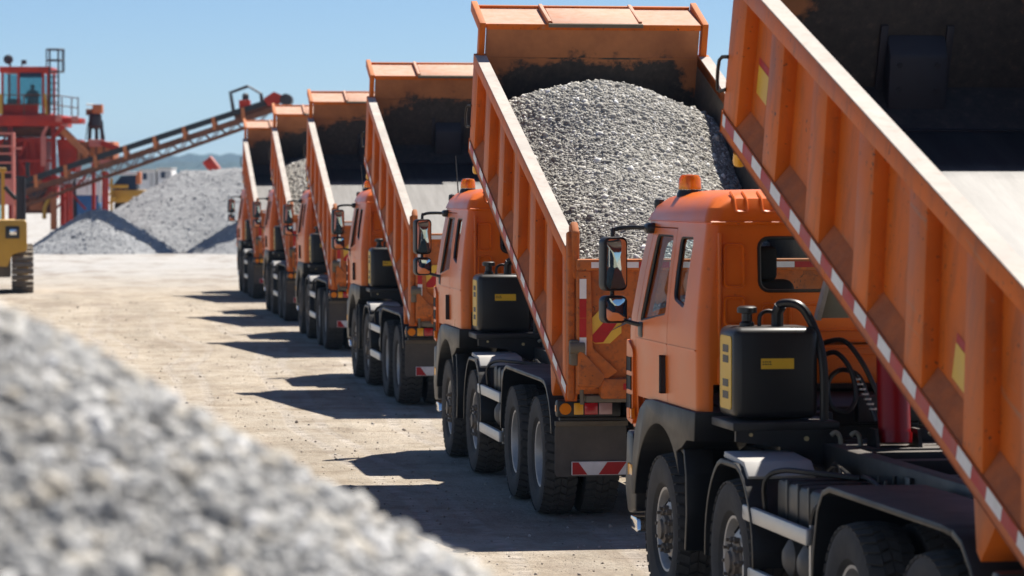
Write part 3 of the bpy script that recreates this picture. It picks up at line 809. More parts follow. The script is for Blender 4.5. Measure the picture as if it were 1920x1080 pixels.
def make_body(root):
    body = MB()
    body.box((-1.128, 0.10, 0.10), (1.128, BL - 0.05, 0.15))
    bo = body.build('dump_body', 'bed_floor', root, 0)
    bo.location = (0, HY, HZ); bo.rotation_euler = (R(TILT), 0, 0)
    slant = math.tan(R(TILT))
    def H(y): return HR + (HF - HR) * (y / BL)
    def lean(y): return slant * max(0.0, 1 - y / BL)          # forward lean of posts per unit height, upright when tipped
    # underside members
    for s in (-1, 1):
        MB().box((s * 0.42 - 0.06, 0.05, -0.12), (s * 0.42 + 0.06, BL - 0.1, 0.10)).build('long_sill', 'body_orange', bo)
    for k in range(9):
        y = 0.35 + k * 0.72
        MB().box((-1.16, y, -0.02), (1.16, y + 0.09, 0.10)).build('cross_member', 'chassis_black', bo)
    for s in (-1, 1):
        xi, xo = s * 1.13, s * 1.158
        sw = MB()                                            # plate: inner skin and outer skin
        y0, y1 = 0.02, BL
        pl = [(y0, 0.10), (y1, 0.10), (y1, HF - 0.02), (y0 + (HR - 0.02) * slant, HR - 0.02)]
        sw.prism(pl, xi, xi + s * 0.012, 'x', mi=0); sw.prism(pl, xi + s * 0.014, xo, 'x', mi=1)
        sw.build('side_wall', ['bed_side', 'body_orange'], bo, 0)
        # bottom rail: hollow section with a sloping ledge above it
        MB().box((s * 1.16, 0.0, 0.0), (s * 1.25, BL, 0.145), 0.008).build('bottom_rail', 'body_orange', bo)
        ld = MB()
        prev = None
        ribs = [(BL - 0.36, BL, 0)] + [(r - 0.0, r + 0.33, 1) for r in (5.10, 4.03, 2.96, 1.89, 0.82)] + [(0.0, 0.20, 1)]
        for (a, b_, k) in ribs:
            la, lb = lean(a), lean(b_)
            if a == BL - 0.36: la = lb = 0.0
            z0, z1a = 0.13, H(a) - 0.11
            pa = [(a + z0 * la, z0), (b_ + z0 * lb, z0), (b_ + (H(b_) - 0.11) * lb, H(b_) - 0.11), (a + z1a * la, z1a)]
            if a == 0.0: pa = [(0.03 + z0 * la, z0), (0.20 + z0 * la, z0), (0.20 + z1a * la, z1a), (0.03 + z1a * la, z1a)]
            MB().prism(pa, s * 1.156, s * 1.248, 'x', 0.005).build('rib', 'body_orange', bo)
        edges = [ (0.21, 0.81), (1.16, 1.88), (2.23, 2.95), (3.30, 4.02), (4.37, 5.09), (5.44, BL - 0.37) ]
        for (a, b_) in edges:
            la, lb = lean(a), lean(b_)
            zt = 0.26
            v = [(s * 1.1595, a + la * 0.13, 0.147), (s * 1.1595, b_ + lb * 0.13, 0.147), (s * 1.246, b_ + lb * 0.13, 0.147), (s * 1.246, a + la * 0.13, 0.147),
                 (s * 1.1595, a + la * zt, zt), (s * 1.1595, b_ + lb * zt, zt)]
            MB().add(v, [(0, 3, 2, 1), (3, 4, 5, 2), (0, 1, 5, 4), (0, 4, 3), (1, 2, 5)]).build('dust_ledge', 'ledge_dust', bo, 0)
        tp = [(0.02 + (HR - 0.12) * slant, HR - 0.12), (BL, HF - 0.12), (BL, HF), (0.02 + HR * slant, HR)]
        MB().prism(tp, s * 1.13, s * 1.252, 'x', 0.008).build('top_rail', 'body_orange', bo)
        cp = [(0.05 + HR * slant, HR + 0.001), (BL - 0.10, HF + 0.001), (BL - 0.10, HF + 0.009), (0.05 + HR * slant, HR + 0.009)]
        MB().prism(cp, s * 1.132, s * 1.250, 'x').build('rail_cap', 'rail_cap', bo, 0)
        # reflective tape along the bottom rail
        tape = MB(); y = 0.03; k = 0
        while y < BL - 0.03:
            e = min(y + 0.245, BL - 0.02)
            zt0, zt1 = 0.052, 0.130
            tape.add([(s * 1.2535, y, zt0), (s * 1.2535, e - 0.004, zt0), (s * 1.2535, e - 0.004, zt1), (s * 1.2535, y, zt1)], [(0, 1, 2, 3)], k % 2)
            y = e; k += 1
        tape.build('reflective_tape', ['tape_white', 'tape_red'], bo, 0)
        # yellow markers in two bays
        for (yy, zz, w, h) in ((5.78, 0.42, 0.26, 0.24), (1.50, 0.30, 0.22, 0.25)):
            mk = MB(); mk.add([(s * 1.1605, yy, zz), (s * 1.1605, yy + w, zz), (s * 1.1605, yy + w, zz + h * .78), (s * 1.1605, yy, zz + h * .78)], [(0, 1, 2, 3)], 0)
            mk.add([(s * 1.1605, yy, zz + h * .8), (s * 1.1605, yy + w, zz + h * .8), (s * 1.1605, yy + w, zz + h), (s * 1.1605, yy, zz + h)], [(0, 1, 2, 3)], 1)
            mk.build('marker_plate', ['label_yellow', 'tape_red'], bo, 0)
        # hook and small amber lamp at the front lower corner
        MB().tube([(s * 1.252, BL - 0.03, 0.30), (s * 1.29, BL + 0.03, 0.28), (s * 1.295, BL + 0.035, 0.48), (s * 1.252, BL - 0.02, 0.52)], 0.013, 6, smoothn=3).build('grab_handle', 'black_plastic', bo)
        MB().lathe([(-0.09, 0.0), (-0.09, 0.035), (-0.06, 0.045), (-0.01, 0.045), (0.0, 0.0)], 12, 'z', at=(s * 1.22, BL - 0.42, 0.0)).build('marker_lamp', 'lens_yellow', bo)
        # rear corner post with hinge cheek and hook latch
        po = MB()
        pp = [(-0.08, 0.03), (0.03, 0.03), (0.03 + 1.2 * slant, 1.2), (0.03 + 1.36 * slant, 1.36), (-0.06 + 1.40 * slant, 1.40), (-0.10 + 1.22 * slant, 1.22)]
        po.prism(pp, s * 1.185, s * 1.247, 'x', 0.012); po.build('corner_post', 'tailgate_paint', bo)
        lt = MB(); lt.prism([(-0.10 + 1.02 * slant, 1.02), (0.10 + 1.02 * slant, 1.05), (0.08 + 1.42 * slant, 1.40), (-0.02 + 1.46 * slant, 1.47), (-0.13 + 1.40 * slant, 1.42)], s * 1.150, s * 1.215, 'x', 0.02)
        lt.build('hinge_cheek', 'tailgate_paint', bo)
        M = Matrix.Translation((s * 1.20, -0.10 + 0.42 * slant, 0.42)) @ Matrix.Rotation(R(-TILT), 4, 'X')
        hk = MB(); hk.box((-0.04, -0.10, -0.10), (0.04, 0.03, 0.12), 0.02, M=M); hk.lathe([(-0.06, 0.0), (-0.06, 0.05), (0.07, 0.05), (0.07, 0)], 12, at=(s * 1.19, -0.17 + 0.42 * slant, 0.50))
        hk.tube([(s * 1.17, -0.13 + 0.36 * slant, 0.36), (s * 1.14, -0.16 + 0.2 * slant, 0.2), (s * 1.13, -0.13, 0.02)], 0.018, 6)
        hk.build('latch', 'rear_dirt', bo)
    # outrigger brackets under the rail near the tail
    for s in (-1, 1):
        MB().prism([(0.62, 0.0), (1.02, 0.0), (0.86, -0.28), (0.78, -0.30)], s * 1.02, s * 1.23, 'x', 0.008).build('rail_bracket', 'body_orange', bo)
    # front wall
    fw = MB()
    fw.box((-1.128, BL - 0.05, 0.10), (1.128, BL - 0.032, 1.41), mi=0); fw.box((-1.128, BL - 0.03, 0.10), (1.128, BL + 0.03, 1.41), mi=1)
    fw.build('front_wall', ['bed_wall', 'body_orange'], bo, 0)
    MB().box((-1.127, BL - 0.058, 1.05), (1.127, BL - 0.050, 1.065)).build('weld_seam', 'bed_wall', bo)
    # cab guard: sheet running forward, flap in the middle, cheek plates
    MB().prism([(BL + 0.032, 1.36), (BL + 0.60, 1.385), (BL + 0.60, 1.405), (BL - 0.05, 1.424), (BL - 0.05, 1.414), (BL + 0.032, 1.414)], -1.14, 1.14, 'x').build('cab_guard', 'rail_top', bo)
    MB().box((-1.14, BL + 0.58, 1.34), (1.14, BL + 0.615, 1.435), 0.006).build('guard_lip', 'body_orange', bo)
    MB().box((-1.14, BL - 0.065, 1.37), (1.14, BL - 0.052, 1.432), 0.004).build('guard_edge', 'body_orange', bo)
    for s in (-1, 1):
        MB().prism([(BL - 0.09, HF - 0.05), (BL + 0.03, HF - 0.02), (BL + 0.03, 1.34), (BL + 0.62, 1.36), (BL + 0.62, 1.475), (BL - 0.09, 1.45)], s * 1.15, s * 1.215, 'x', 0.008).build('cheek_plate', 'body_orange', bo)
        MB().prism([(BL - 0.06, 1.42), (BL + 0.58, 1.41), (BL + 0.58, 1.46), (BL - 0.10, 1.48)], s * 0.48 - 0.02, s * 0.48 + 0.02, 'x', 0.006).build('guard_rib', 'rail_top', bo)
    MB().box((-0.455, BL - 0.14, 1.448), (0.455, BL + 0.40, 1.468), 0.006).build('guard_flap', 'rail_top', bo)
    MB().box((-0.50, BL - 0.16, 1.425), (0.50, BL - 0.13, 1.465), 0.004).build('flap_hinge', 'rear_dirt', bo)
    # ram housing let into the foot of the front wall
    MB().prism([(BL - 0.40, 0.152), (BL - 0.052, 0.152), (BL - 0.052, 0.33)], -1.127, 1.127, 'x').build('toe_plate', 'bed_wall', bo, 0)
    rh = MB(); rh.prism([(BL - 0.055, 0.25), (BL - 0.24, 0.20), (BL - 0.16, 0.58), (BL - 0.055, 0.70)], -0.20, 0.20, 'x', 0.02)
    rh.box((-0.25, BL - 0.075, 0.30), (-0.20, BL - 0.052, 0.76), 0.004); rh.box((0.20, BL - 0.075, 0.30), (0.25, BL - 0.052, 0.76), 0.004)
    for x in (-0.13, 0.13):
        for z in (0.36, 0.52): rh.lathe([(0, 0.0), (0, 0.02), (0.02, 0.02), (0.02, 0)], 6, 'y', at=(x, BL - 0.290 + z * 0.21, z))
    rh.build('ram_housing', 'dark_steel', bo)
    MB().box((-1.127, BL - 0.44, 0.151), (1.127, BL - 0.40, 0.162), 0.003).build('floor_seam', 'dark_steel', bo)
    # tapered guard plate hanging from the front of the floor, ahead of the ram
    MB().prism([(-0.26, 0.09), (0.16, 0.09), (0.34, -1.32), (-0.46, -1.32)], BL - 0.06, BL - 0.03, 'y', 0.006).build('ram_guard', 'grey_plate', bo)
    MB().prism([(-0.28, 0.08), (-0.26, 0.08), (-0.46, -1.32), (-0.495, -1.32)], BL - 0.10, BL - 0.03, 'y', 0.004).build('guard_flange', 'rail_cap', bo)
    return bo

def make_tailgate(root):
    y = HY - 0.06
    t = MB(); t.box((-1.180, y - 0.05, HZ + 0.06), (1.180, y + 0.03, 2.30), 0.01)
    gate = t.build('tailgate', 'tailgate_paint', root)
    f = MB(); f.box((-1.180, y - 0.12, 2.29), (1.180, y + 0.05, 2.39), 0.02); f.build('top_rail', 'tailgate_paint', gate)
    # pressed surround with splayed inner edges
    for s in (-1, 1):
        MB().prism([(s * 1.180, HZ + 0.10), (s * 1.180, 2.29), (s * 1.06, 2.29), (s * 1.04, 1.62), (s * 0.82, HZ + 0.26), (s * 1.04, HZ + 0.10)], y - 0.105, y - 0.045, 'y', 0.012).build('side_frame', 'tailgate_paint', gate)
        MB().prism([(s * 1.180, HZ + 0.14), (s * 1.180, HZ + 0.48), (s * 0.94, HZ + 0.22), (s * 0.99, HZ + 0.12)], y - 0.165, y - 0.100, 'y', 0.02).build('spill_plate', 'tailgate_paint', gate)
        tv = MB()
        for z0, z1, mi in ((2.05, 2.22, 0), (1.885, 2.045, 1), (1.72, 1.88, 1), (1.55, 1.715, 0)):
            a, b_ = sorted((s * 1.160, s * 1.100)); tv.add([(a, y - 0.1085, z0), (b_, y - 0.1085, z0), (b_, y - 0.1085, z1), (a, y - 0.1085, z1)], [(0, 1, 2, 3)], mi)
        tv.build('reflective_tape', ['tape_white', 'tape_red'], gate, 0)
        # diagonal warning plate, outer corners cut
        a, b_ = sorted((s * 1.075, s * 0.785))
        pl = [(a + 0.06, 1.66), (b_ - 0.10, 1.66), (b_, 1.75), (b_, 1.89), (b_ - 0.04, 1.97), (a + 0.12, 1.97), (a, 1.85), (a, 1.70)]
        wp = MB(); wp.prism(pl, y - 0.068, y - 0.052, 'y', mi=0)
        st_ = [(a + 0.005, 1.70), (b_ - 0.06, 1.95), (b_ - 0.005, 1.88), (a + 0.13, 1.67), (a + 0.06, 1.665)]
        if s > 0: st_ = [((a + b_) - p, q) for p, q in st_]
        wp.add([(p, y - 0.0705, q) for p, q in st_], [tuple(range(len(st_)))], 1)
        wp.build('warning_plate', ['plate_yellow', 'tape_red'], gate, 0)
    bt = MB(); bt.box((-0.98, y - 0.13, HZ + 0.02), (0.98, y + 0.03, HZ + 0.20), 0.03); bt.build('bottom_rail', 'tailgate_paint', gate)
    bl = MB(); bl.box((-1.10, y - 0.10, HZ - 0.01), (1.10, y + 0.06, HZ + 0.05), 0.015); bl.build('tail_lip', 'rear_dirt', gate)
    tt = MB(); x = -1.06; k = 0
    while x < 1.05:
        e = min(x + (0.42, 0.27)[k % 2], 1.06)
        tt.add([(x, y - 0.1235, 2.315), (e - 0.004, y - 0.1235, 2.315), (e - 0.004, y - 0.1235, 2.365), (x, y - 0.1235, 2.365)], [(0, 1, 2, 3)], k % 2); x = e; k += 1
    tt.build('reflective_tape', ['tape_white', 'tape_red'], gate, 0)
    tb = MB(); x = -0.78; k = 1
    while x < 0.75:
        e = min(x + 0.30, 0.8)
        tb.add([(x, y - 0.1335, HZ + 0.10), (e - 0.004, y - 0.1335, HZ + 0.10), (e - 0.004, y - 0.1335, HZ + 0.155), (x, y - 0.1335, HZ + 0.155)], [(0, 1, 2, 3)], k % 2); x = e; k += 1
    tb.build('reflective_tape', ['tape_white', 'tape_red'], gate, 0)
    return gate

def make_truck():
    root = empty('dump_truck')
    # chassis
    ch = MB()
    for s in (-1, 1):
        ch.box((s * 0.42 - 0.04, -1.20, 0.82), (s * 0.42 + 0.04, 7.2, 1.10))
    for y in (-1.15, 0.7, 2.6, 3.3, 5.2, 7.0): ch.box((-0.40, y - 0.06, 0.84), (0.40, y + 0.06, 1.08))
    ch.build('chassis_frame', 'chassis_black', root, 0)
    for s in (-1, 1):
        MB().box((s * 0.50 - 0.06, -1.35, 1.105), (s * 0.50 + 0.06, 4.62, 1.31), 0.008).build('subframe_rail', 'chassis_black', root)
    for y in (-0.6, 0.9, 2.2, 3.3, 3.95, 4.55): MB().box((-0.44, y - 0.07, 1.115), (0.44, y + 0.07, 1.285), 0.006).build('subframe_cross_member', 'chassis_black', root)
    hb = MB(); hb.lathe([(-1.0, 0), (-1.0, 0.05), (1.0, 0.05), (1.0, 0)], 12, at=(0, HY + 0.12, HZ + 0.02))
    for s in (-1, 1): hb.box((s * 0.5 - 0.05, HY + 0.02, 0.95), (s * 0.5 + 0.05, -1.30, 1.22), 0.01)
    hb.build('tipping_hinge', 'rear_dirt', root)
    for i, y in enumerate(AX):
        a = MB(); a.tube([(-0.95, y, 0.55), (0.95, y, 0.55)], 0.075, 10)
        if i >= 2: a.lathe([(-0.24, 0.08), (-0.16, 0.20), (0, 0.24), (0.16, 0.20), (0.24, 0.08)], 14, at=(0, y, 0.55))
        a.build('axle', 'chassis_black', root)
        for s in (-1, 1):
            lf = MB()
            for k in range(5): lf.box((s * 0.42 - 0.045, y - 0.62 + k * 0.07, 0.66 + k * 0.022), (s * 0.42 + 0.045, y + 0.62 - k * 0.07, 0.68 + k * 0.022))
            lf.build('leaf_spring', 'chassis_black', root, 0)
            fr = i < 2
            for xc, flip in (((1.085, 1),) if fr else ((1.085, 1), (0.70, -1))):
                w = link('wheel', RIM[fr], root); w.location = (s * xc, y, 0.549)
                rx = random.uniform(0, 6)
                w.rotation_euler = (0, 0, (0 if s * flip > 0 else math.pi)); w.rotation_euler.rotate(Matrix.Rotation(0, 4, 'X'))
                w.rotation_mode = 'XYZ'
                w.matrix_basis = Matrix.Translation((s * xc, y, 0.549)) @ Matrix.Rotation(rx, 4, 'X') @ Matrix.Rotation(0 if s * flip > 0 else math.pi, 4, 'Z')
                link('tyre', TYRE, w); link('hub', HUB[fr], w)
    cab = make_cab(root)
    # engine tunnel, gearbox, radiator mass below the cab
    en = MB(); en.box((-0.42, 5.3, 0.75), (0.42, 7.2, 1.45), 0.08); en.tube([(0, 5.3, 0.85), (0, 4.7, 0.8)], [0.28, 0.18], 14); en.tube([(0, 4.7, 0.78), (0, 1.4, 0.6)], 0.06, 8)
    en.build('engine', 'chassis_black', root)
    cf = MB(); cf.box((-1.0, 5.12, 1.36), (1.0, 7.2, 1.50), 0.02); cf.box((-0.95, 5.06, 1.30), (-0.55, 5.22, 1.74), 0.03); cf.box((0.55, 5.06, 1.30), (0.95, 5.22, 1.74), 0.03)
    cf.build('cab_subframe', 'chassis_black', root)
    # rough castings behind the cab
    cl = MB()
    for k in range(16):
        x, y, z = random.uniform(-0.9, 0.9), random.uniform(4.75, 5.05), random.uniform(1.15, 1.6); s_ = random.uniform(0.05, 0.13)
        cl.box((x - s_, y - s_ * .6, z - s_), (x + s_, y + s_ * .6, z + s_ * 0.8), 0.02)
    cl.build('gearbox_fittings', 'chassis_black', root)
    for s in (-1, 1):
        # wheel arch of the cab, with flat top
        inn = [(6.2 + 0.79 * math.cos(R(a_)), 0.58 + 0.73 * math.sin(R(a_))) for a_ in np.linspace(12, 146, 19)]
        o = [(5.10, 1.02), (5.06, 1.27), (5.06, 1.475), (6.40, 1.475), (6.62, 1.46), (6.82, 1.38), (6.98, 1.22), (7.06, 1.0), (7.08, 0.72), (6.9, 0.70)]
        o = [(5.62, 1.16), (5.46, 1.20), (5.32, 1.26), (5.09, 1.27)] + o[2:]
        MB().prism(o[:-1] + inn, s * 0.80, s * 1.262, 'x', 0.012).build('wheel_arch', 'fender_black', root)
        # flap behind the first wheel
        pth = [(5.58, 1.22), (5.46, 1.18), (5.40, 1.02), (5.38, 0.74), (5.42, 0.48)]
        MB().prism(shell_poly(pth, 0.05), s * 1.04, s * 1.24, 'x', 0.008).build('wheel_flap', 'fender_black', root)
        # second wheel: half round mudguard
        pth = [(AX[1] + 0.66, 0.52)] + arc(AX[1], 0.60, 0.66, 8, 172, 18) + [(AX[1] - 0.66, 0.58)]
        pth = [(y, min(z, 1.215)) for y, z in pth]
        MB().prism(shell_poly(list(reversed(pth)), -0.035), s * 0.88, s * 1.245, 'x', 0.006).build('mudguard', 'fender_black', root)
        MB().prism([(AX[1] - 0.42, 1.15), (AX[1] - 0.30, 1.236), (AX[1] + 0.22, 1.262), (AX[1] + 0.24, 1.22), (AX[1] - 0.28, 1.20), (AX[1] - 0.38, 1.12)], s * 0.76, s * 1.215, 'x', 0.008).build('mudguard_cover', 'cover_grey', root)
        # rear mudguard, long flat top over both rear axles
        pth = [(2.16, 0.62), (2.12, 0.86), (2.04, 1.10), (1.94, 1.20), (1.80, 1.235), (-0.30, 1.235), (-0.46, 1.225)]
        MB().prism(shell_poly(pth, -0.04), s * 0.66, s * 1.245, 'x', 0.008).build('rear_mudguard', 'fender_black', root)
        pth = [(-0.47, 1.23), (-0.62, 1.19), (-0.76, 1.08), (-0.86, 0.95), (-0.90, 0.80)]
        MB().prism(shell_poly(pth, -0.045), s * 0.66, s * 1.25, 'x', 0.008).build('mudguard_tail', 'fender_black', root)
        # mud flap with its clamp bar
        MB().prism(rpoly([(s * 0.60, 0.44), (s * 1.245, 0.44), (s * 1.245, 0.90), (s * 0.60, 0.90)], 0.04), -1.115, -1.10, 'y').build('mud_flap', 'flap_rubber', root)
        MB().box((min(s * 0.59, s * 1.245), -1.14, 0.89), (max(s * 0.59, s * 1.245), -1.085, 0.935), 0.006).build('flap_bar', 'rear_dirt', root)
        # rear lamps
        lb = MB(); lb.box((min(s * 0.66, s * 1.235), -1.17, 0.97), (max(s * 0.66, s * 1.235), -1.06, 1.125), 0.02)
        lamp = lb.build('tail_lamp', 'black_plastic', root)
        MB().box((min(s * 0.5, s * 1.20), -1.12, 0.935), (max(s * 0.5, s * 1.20), -1.02, 0.965), 0.004).build('lamp_bracket', 'chassis_black', root)
        MB().lathe([(-1.185, 0.0), (-1.185, 0.05), (-1.165, 0.056), (-1.16, 0.056)], 20, 'y', at=(s * 1.16, 0, 1.047)).build('indicator', 'lens_amber', lamp)
        for x0, x1, mt in ((1.085, 1.0, 'lens_yellow'), (0.99, 0.87, 'lens_red'), (0.86, 0.74, 'lens_clear')):
            MB().box((min(s * x0, s * x1), -1.183, 0.995), (max(s * x0, s * x1), -1.16, 1.10), 0.006).build('lamp_lens', mt, lamp)
        MB().box((min(s * 1.236, s * 1.243), -1.14, 1.02), (max(s * 1.236, s * 1.243), -1.09, 1.08), 0.003).build('side_marker', 'lens_amber', lamp)
        # air tanks and boxes between the axles
        for y in (2.75, 3.10):
            MB().lathe([(-0.32, 0.0), (-0.32, 0.06), (-0.28, 0.12), (0.28, 0.12), (0.32, 0.06), (0.32, 0)], 18, 'x', at=(s * 0.84, y, 0.70)).build('air_tank', 'tank_grey', root)
        bx = MB(); bx.box((s * 0.88 - 0.26, 2.36, 0.90), (s * 0.88 + 0.26, 3.36, 1.18), 0.035)
        for yy in (2.6, 2.85, 3.1): bx.box((s * 0.88 - 0.268, yy - 0.02, 0.92), (s * 0.88 + 0.268, yy + 0.02, 1.19), 0.008)
        bx.build('battery_box', 'black_plastic', root)
        MB().box((s * 0.86 - 0.14, 3.40, 0.86), (s * 0.86 + 0.18, 3.54, 1.14), 0.03).build('valve_block', 'aluminium', root)
        MB().tube([(s * 1.16, 3.52, 0.9), (s * 1.18, 3.50, 1.14), (s * 1.10, 3.40, 1.22), (s * 0.95, 3.2, 1.22), (s * 0.7, 3.0, 1.2)], 0.018, 6, smoothn=4).build('air_hose', 'black_plastic', root)
        MB().tube([(s * 1.14, 2.46, 0.72), (s * 1.17, 2.42, 1.0), (s * 1.12, 2.34, 1.12), (s * 0.9, 2.3, 1.1)], 0.02, 6, smoothn=4).build('air_hose', 'black_plastic', root)
        # side guard
        sg = MB()
        for y in (2.40, 3.78): sg.box((s * 1.17 - 0.02, y - 0.02, 0.45), (s * 1.17 + 0.02, y + 0.02, 0.98))
        for y in (2.40, 3.78): sg.box((min(s * 0.46, s * 1.17), y - 0.03, 0.84), (max(s * 0.46, s * 1.17), y + 0.03, 0.90))
        guard = sg.build('side_guard', 'aluminium', root, 0)
        for z0, z1 in ((0.865, 0.965), (0.47, 0.575)):
            MB().box((s * 1.215 - 0.022, 2.33, z0), (s * 1.215 + 0.022, 3.86, z1), 0.01).build('guard_rail', 'aluminium', guard)
        # bumper corner, step
        bp = MB(); bp.prism(rpoly([(7.0, 0.60), (7.26, 0.56), (7.36, 0.75), (7.30, 1.19), (7.10, 1.17), (6.98, 0.8)], 0.04), s * 0.62, s * 1.25, 'x', 0.02)
        bump = bp.build('bumper_corner', 'black_plastic', root)
        MB().box((s * 1.245, 7.05, 0.86), (s * 1.258, 7.20, 0.94), 0.005).build('side_marker', 'lens_yellow', bump)
        MB().box((min(s * 0.70, s * 1.15), 7.33, 0.80), (max(s * 0.70, s * 1.15), 7.375, 1.05), 0.02).build('head_lamp', 'lens_clear', bump)
        MB().prism(rpoly([(6.98, 0.44), (7.20, 0.46), (7.22, 0.55), (7.0, 0.55)], 0.02), s * 0.98, s * 1.24, 'x', 0.01).build('entry_step', 'chrome', bump)
    bm_ = MB(); bm_.box((-0.63, 7.10, 0.55), (0.63, 7.35, 1.18), 0.04); bm_.build('bumper', 'black_plastic', root)
    gr = MB()
    for k in range(5): gr.box((-0.95, 7.28, 1.30 + k * 0.11), (0.95, 7.33, 1.36 + k * 0.11), 0.01)
    gr.build('grille', 'black_plastic', root)
    # rear underrun board with red and white chevrons
    ub = MB(); ub.box((-1.10, -1.155, 0.455), (1.10, -1.125, 0.575), 0.004)
    board = ub.build('underrun_board', 'tape_white', root)
    yb = -1.158; z0, z1 = 0.460, 0.570
    def stripe(p): MB().add([(x, yb, z) for x, z in p], [tuple(range(len(p)))]).build('red_stripe', 'tape_red', board, 0)
    for s in (-1, 1):
        stripe([(s * 1.095, z0), (s * 0.96, z0), (s * 1.04, z1), (s * 1.095, z1)])
        for x in (0.86, 0.50, 0.14):
            stripe([(s * x, z0), (s * (x - 0.175), z0), (s * (x - 0.255), z1), (s * (x - 0.08), z1)])
    for s in (-1, 1): MB().box((s * 0.35 - 0.04, -1.122, 0.48), (s * 0.35 + 0.04, -1.06, 0.95)).build('board_bracket', 'rear_dirt', root)
    mc = MB(); mc.box((-0.52, -1.10, 0.72), (0.52, -1.0, 0.93), 0.01); mc.lathe([(-0.10, 0.0), (-0.10, 0.10), (0.0, 0.10), (0.02, 0.07), (0.02, 0)], 16, 'y', at=(0.0, -1.12, 0.70))
    for k in range(9):
        x = -0.45 + k * 0.11; mc.box((x, -1.13, 0.74 + 0.1 * (k % 2)), (x + 0.06, -1.0, 0.86 + 0.1 * (k % 2)), 0.01)
    mc.build('rear_cross_member', 'rear_dirt', root)
    # hydraulic oil tank behind the cab, left
    tk = MB(); tk.box((-1.15, 4.40, 1.47), (-0.57, 4.86, 2.08), 0.055, seg=3)
    tank = tk.build('hydraulic_tank', 'black_plastic', root)
    MB().lathe([(2.07, 0.0), (2.07, 0.05), (2.10, 0.05), (2.115, 0.036), (2.165, 0.036), (2.17, 0.068), (2.205, 0.068), (2.215, 0.05), (2.216, 0)], 16, 'z', at=(-1.0, 4.66, 0)).build('filler_cap', 'black_plastic', tank)
    lb = MB(); lb.box((-0.97, 4.3955, 1.805), (-0.745, 4.401, 1.875), 0); lb.build('label_plate', 'label_yellow', tank)
    pr_ = MB()
    for zz in (1.836, 1.852):
        x = -0.96
        while x < -0.90:
            w = random.uniform(0.008, 0.014); pr_.add([(x, 4.3945, zz - 0.004), (x + w, 4.3945, zz - 0.004), (x + w, 4.3945, zz + 0.005), (x, 4.3945, zz + 0.005)], [(0, 1, 2, 3)]); x += w + 0.006
    pr_.build('label_print', 'print_black', tank, 0)
    MB().prism(rrect(4.48, 4.78, 1.53, 2.02, 0.03), -1.1555, -1.149, 'x').build('gauge_strip', 'label_yellow', tank)
    for zz in (1.60, 1.68, 1.84, 1.91): MB().prism(rrect(4.55, 4.70, zz, zz + 0.05, 0.008), -1.1575, -1.1555, 'x').build('gauge_window', 'print_black', tank)
    MB().tube([(-0.80, 4.62, 2.07), (-0.80, 4.62, 2.17), (-0.785, 4.60, 2.215)], 0.042, 10).build('hose_fitting', 'black_plastic', tank)
    MB().tube([(-0.80, 4.62, 2.16), (-0.78, 4.60, 2.23), (-0.66, 4.52, 2.21), (-0.57, 4.46, 2.02), (-0.535, 4.42, 1.80), (-0.53, 4.42, 1.46)], 0.030, 10, smoothn=6).build('hose', 'black_plastic', tank)
    MB().tube([(-0.92, 4.64, 2.08), (-0.915, 4.64, 2.15), (-0.87, 4.64, 2.18), (-0.80, 4.64, 2.17)], 0.014, 8, smoothn=4).build('breather_pipe', 'black_plastic', tank)
    br = MB(); br.box((-1.18, 4.32, 1.40), (-0.45, 4.92, 1.455), 0.008); br.prism([(-1.16, 1.40), (-0.46, 1.40), (-0.46, 1.15), (-0.62, 1.17), (-0.85, 1.29), (-1.16, 1.33)], 4.325, 4.36, 'y')
    brk = br.build('tank_bracket', 'chassis_black', root)
    MB().lathe([(4.305, 0.0), (4.305, 0.016), (4.325, 0.016)], 10, 'y', at=(-0.68, 0, 1.345)).build('bolt', 'brass', brk)
    MB().lathe([(4.305, 0.0), (4.305, 0.012), (4.325, 0.012)], 10, 'y', at=(-1.06, 0, 1.375)).build('bolt', 'brass', brk)
    # spiral hoses between cab and chassis
    coil = [(-0.52, 4.62, 1.86), (-0.40, 4.6, 1.90), (-0.30, 4.58, 1.78), (-0.27, 4.56, 1.60), (-0.34, 4.55, 1.50), (-0.44, 4.57, 1.55), (-0.45, 4.6, 1.70), (-0.36, 4.62, 1.78), (-0.24, 4.6, 1.74), (-0.18, 4.56, 1.58), (-0.14, 4.52, 1.44)]
    MB().tube(coil, 0.017, 8, smoothn=6).build('spiral_hose', 'black_plastic', root)
    MB().tube([(-0.50, 4.66, 1.95), (-0.34, 4.64, 1.98), (-0.22, 4.6, 1.84), (-0.12, 4.56, 1.62), (-0.05, 4.54, 1.42)], 0.017, 8, smoothn=6).build('spiral_hose', 'black_plastic', root)
    cs = MB()
    for k in range(7):
        t = k / 6; p = Vector((-0.255 + 0.10 * t, 4.585 - 0.04 * t, 1.72 - 0.20 * t)); cs.lathe([(-0.006, 0.018), (-0.006, 0.027), (0.006, 0.027), (0.006, 0.018)], 10, 'z', at=p)
    cs.build('hose_rings', 'rim_steel', root)
    for k in range(5):
        y = 2.55 + k * 0.42; x = -0.62 - 0.05 * (k % 3)
        MB().tube([(x, y - 0.5, 1.14), (x - 0.03, y - 0.1, 1.19 + 0.03 * (k % 2)), (x + 0.02, y + 0.3, 1.15), (x + 0.06, y + 0.7, 1.18)], 0.014, 6, smoothn=5).build('brake_line', 'black_plastic', root)
    for k in range(7):
        y = 1.95 + k * 0.33; z = 1.13
        MB().lathe([(z, 0.0), (z, 0.022), (z + 0.05, 0.022), (z + 0.055, 0.012), (z + 0.09, 0.012), (z + 0.09, 0)], 8, 'z', at=(-0.60 + 0.06 * math.sin(k * 2.1), y, 0)).build('fitting', 'hub_steel', root)
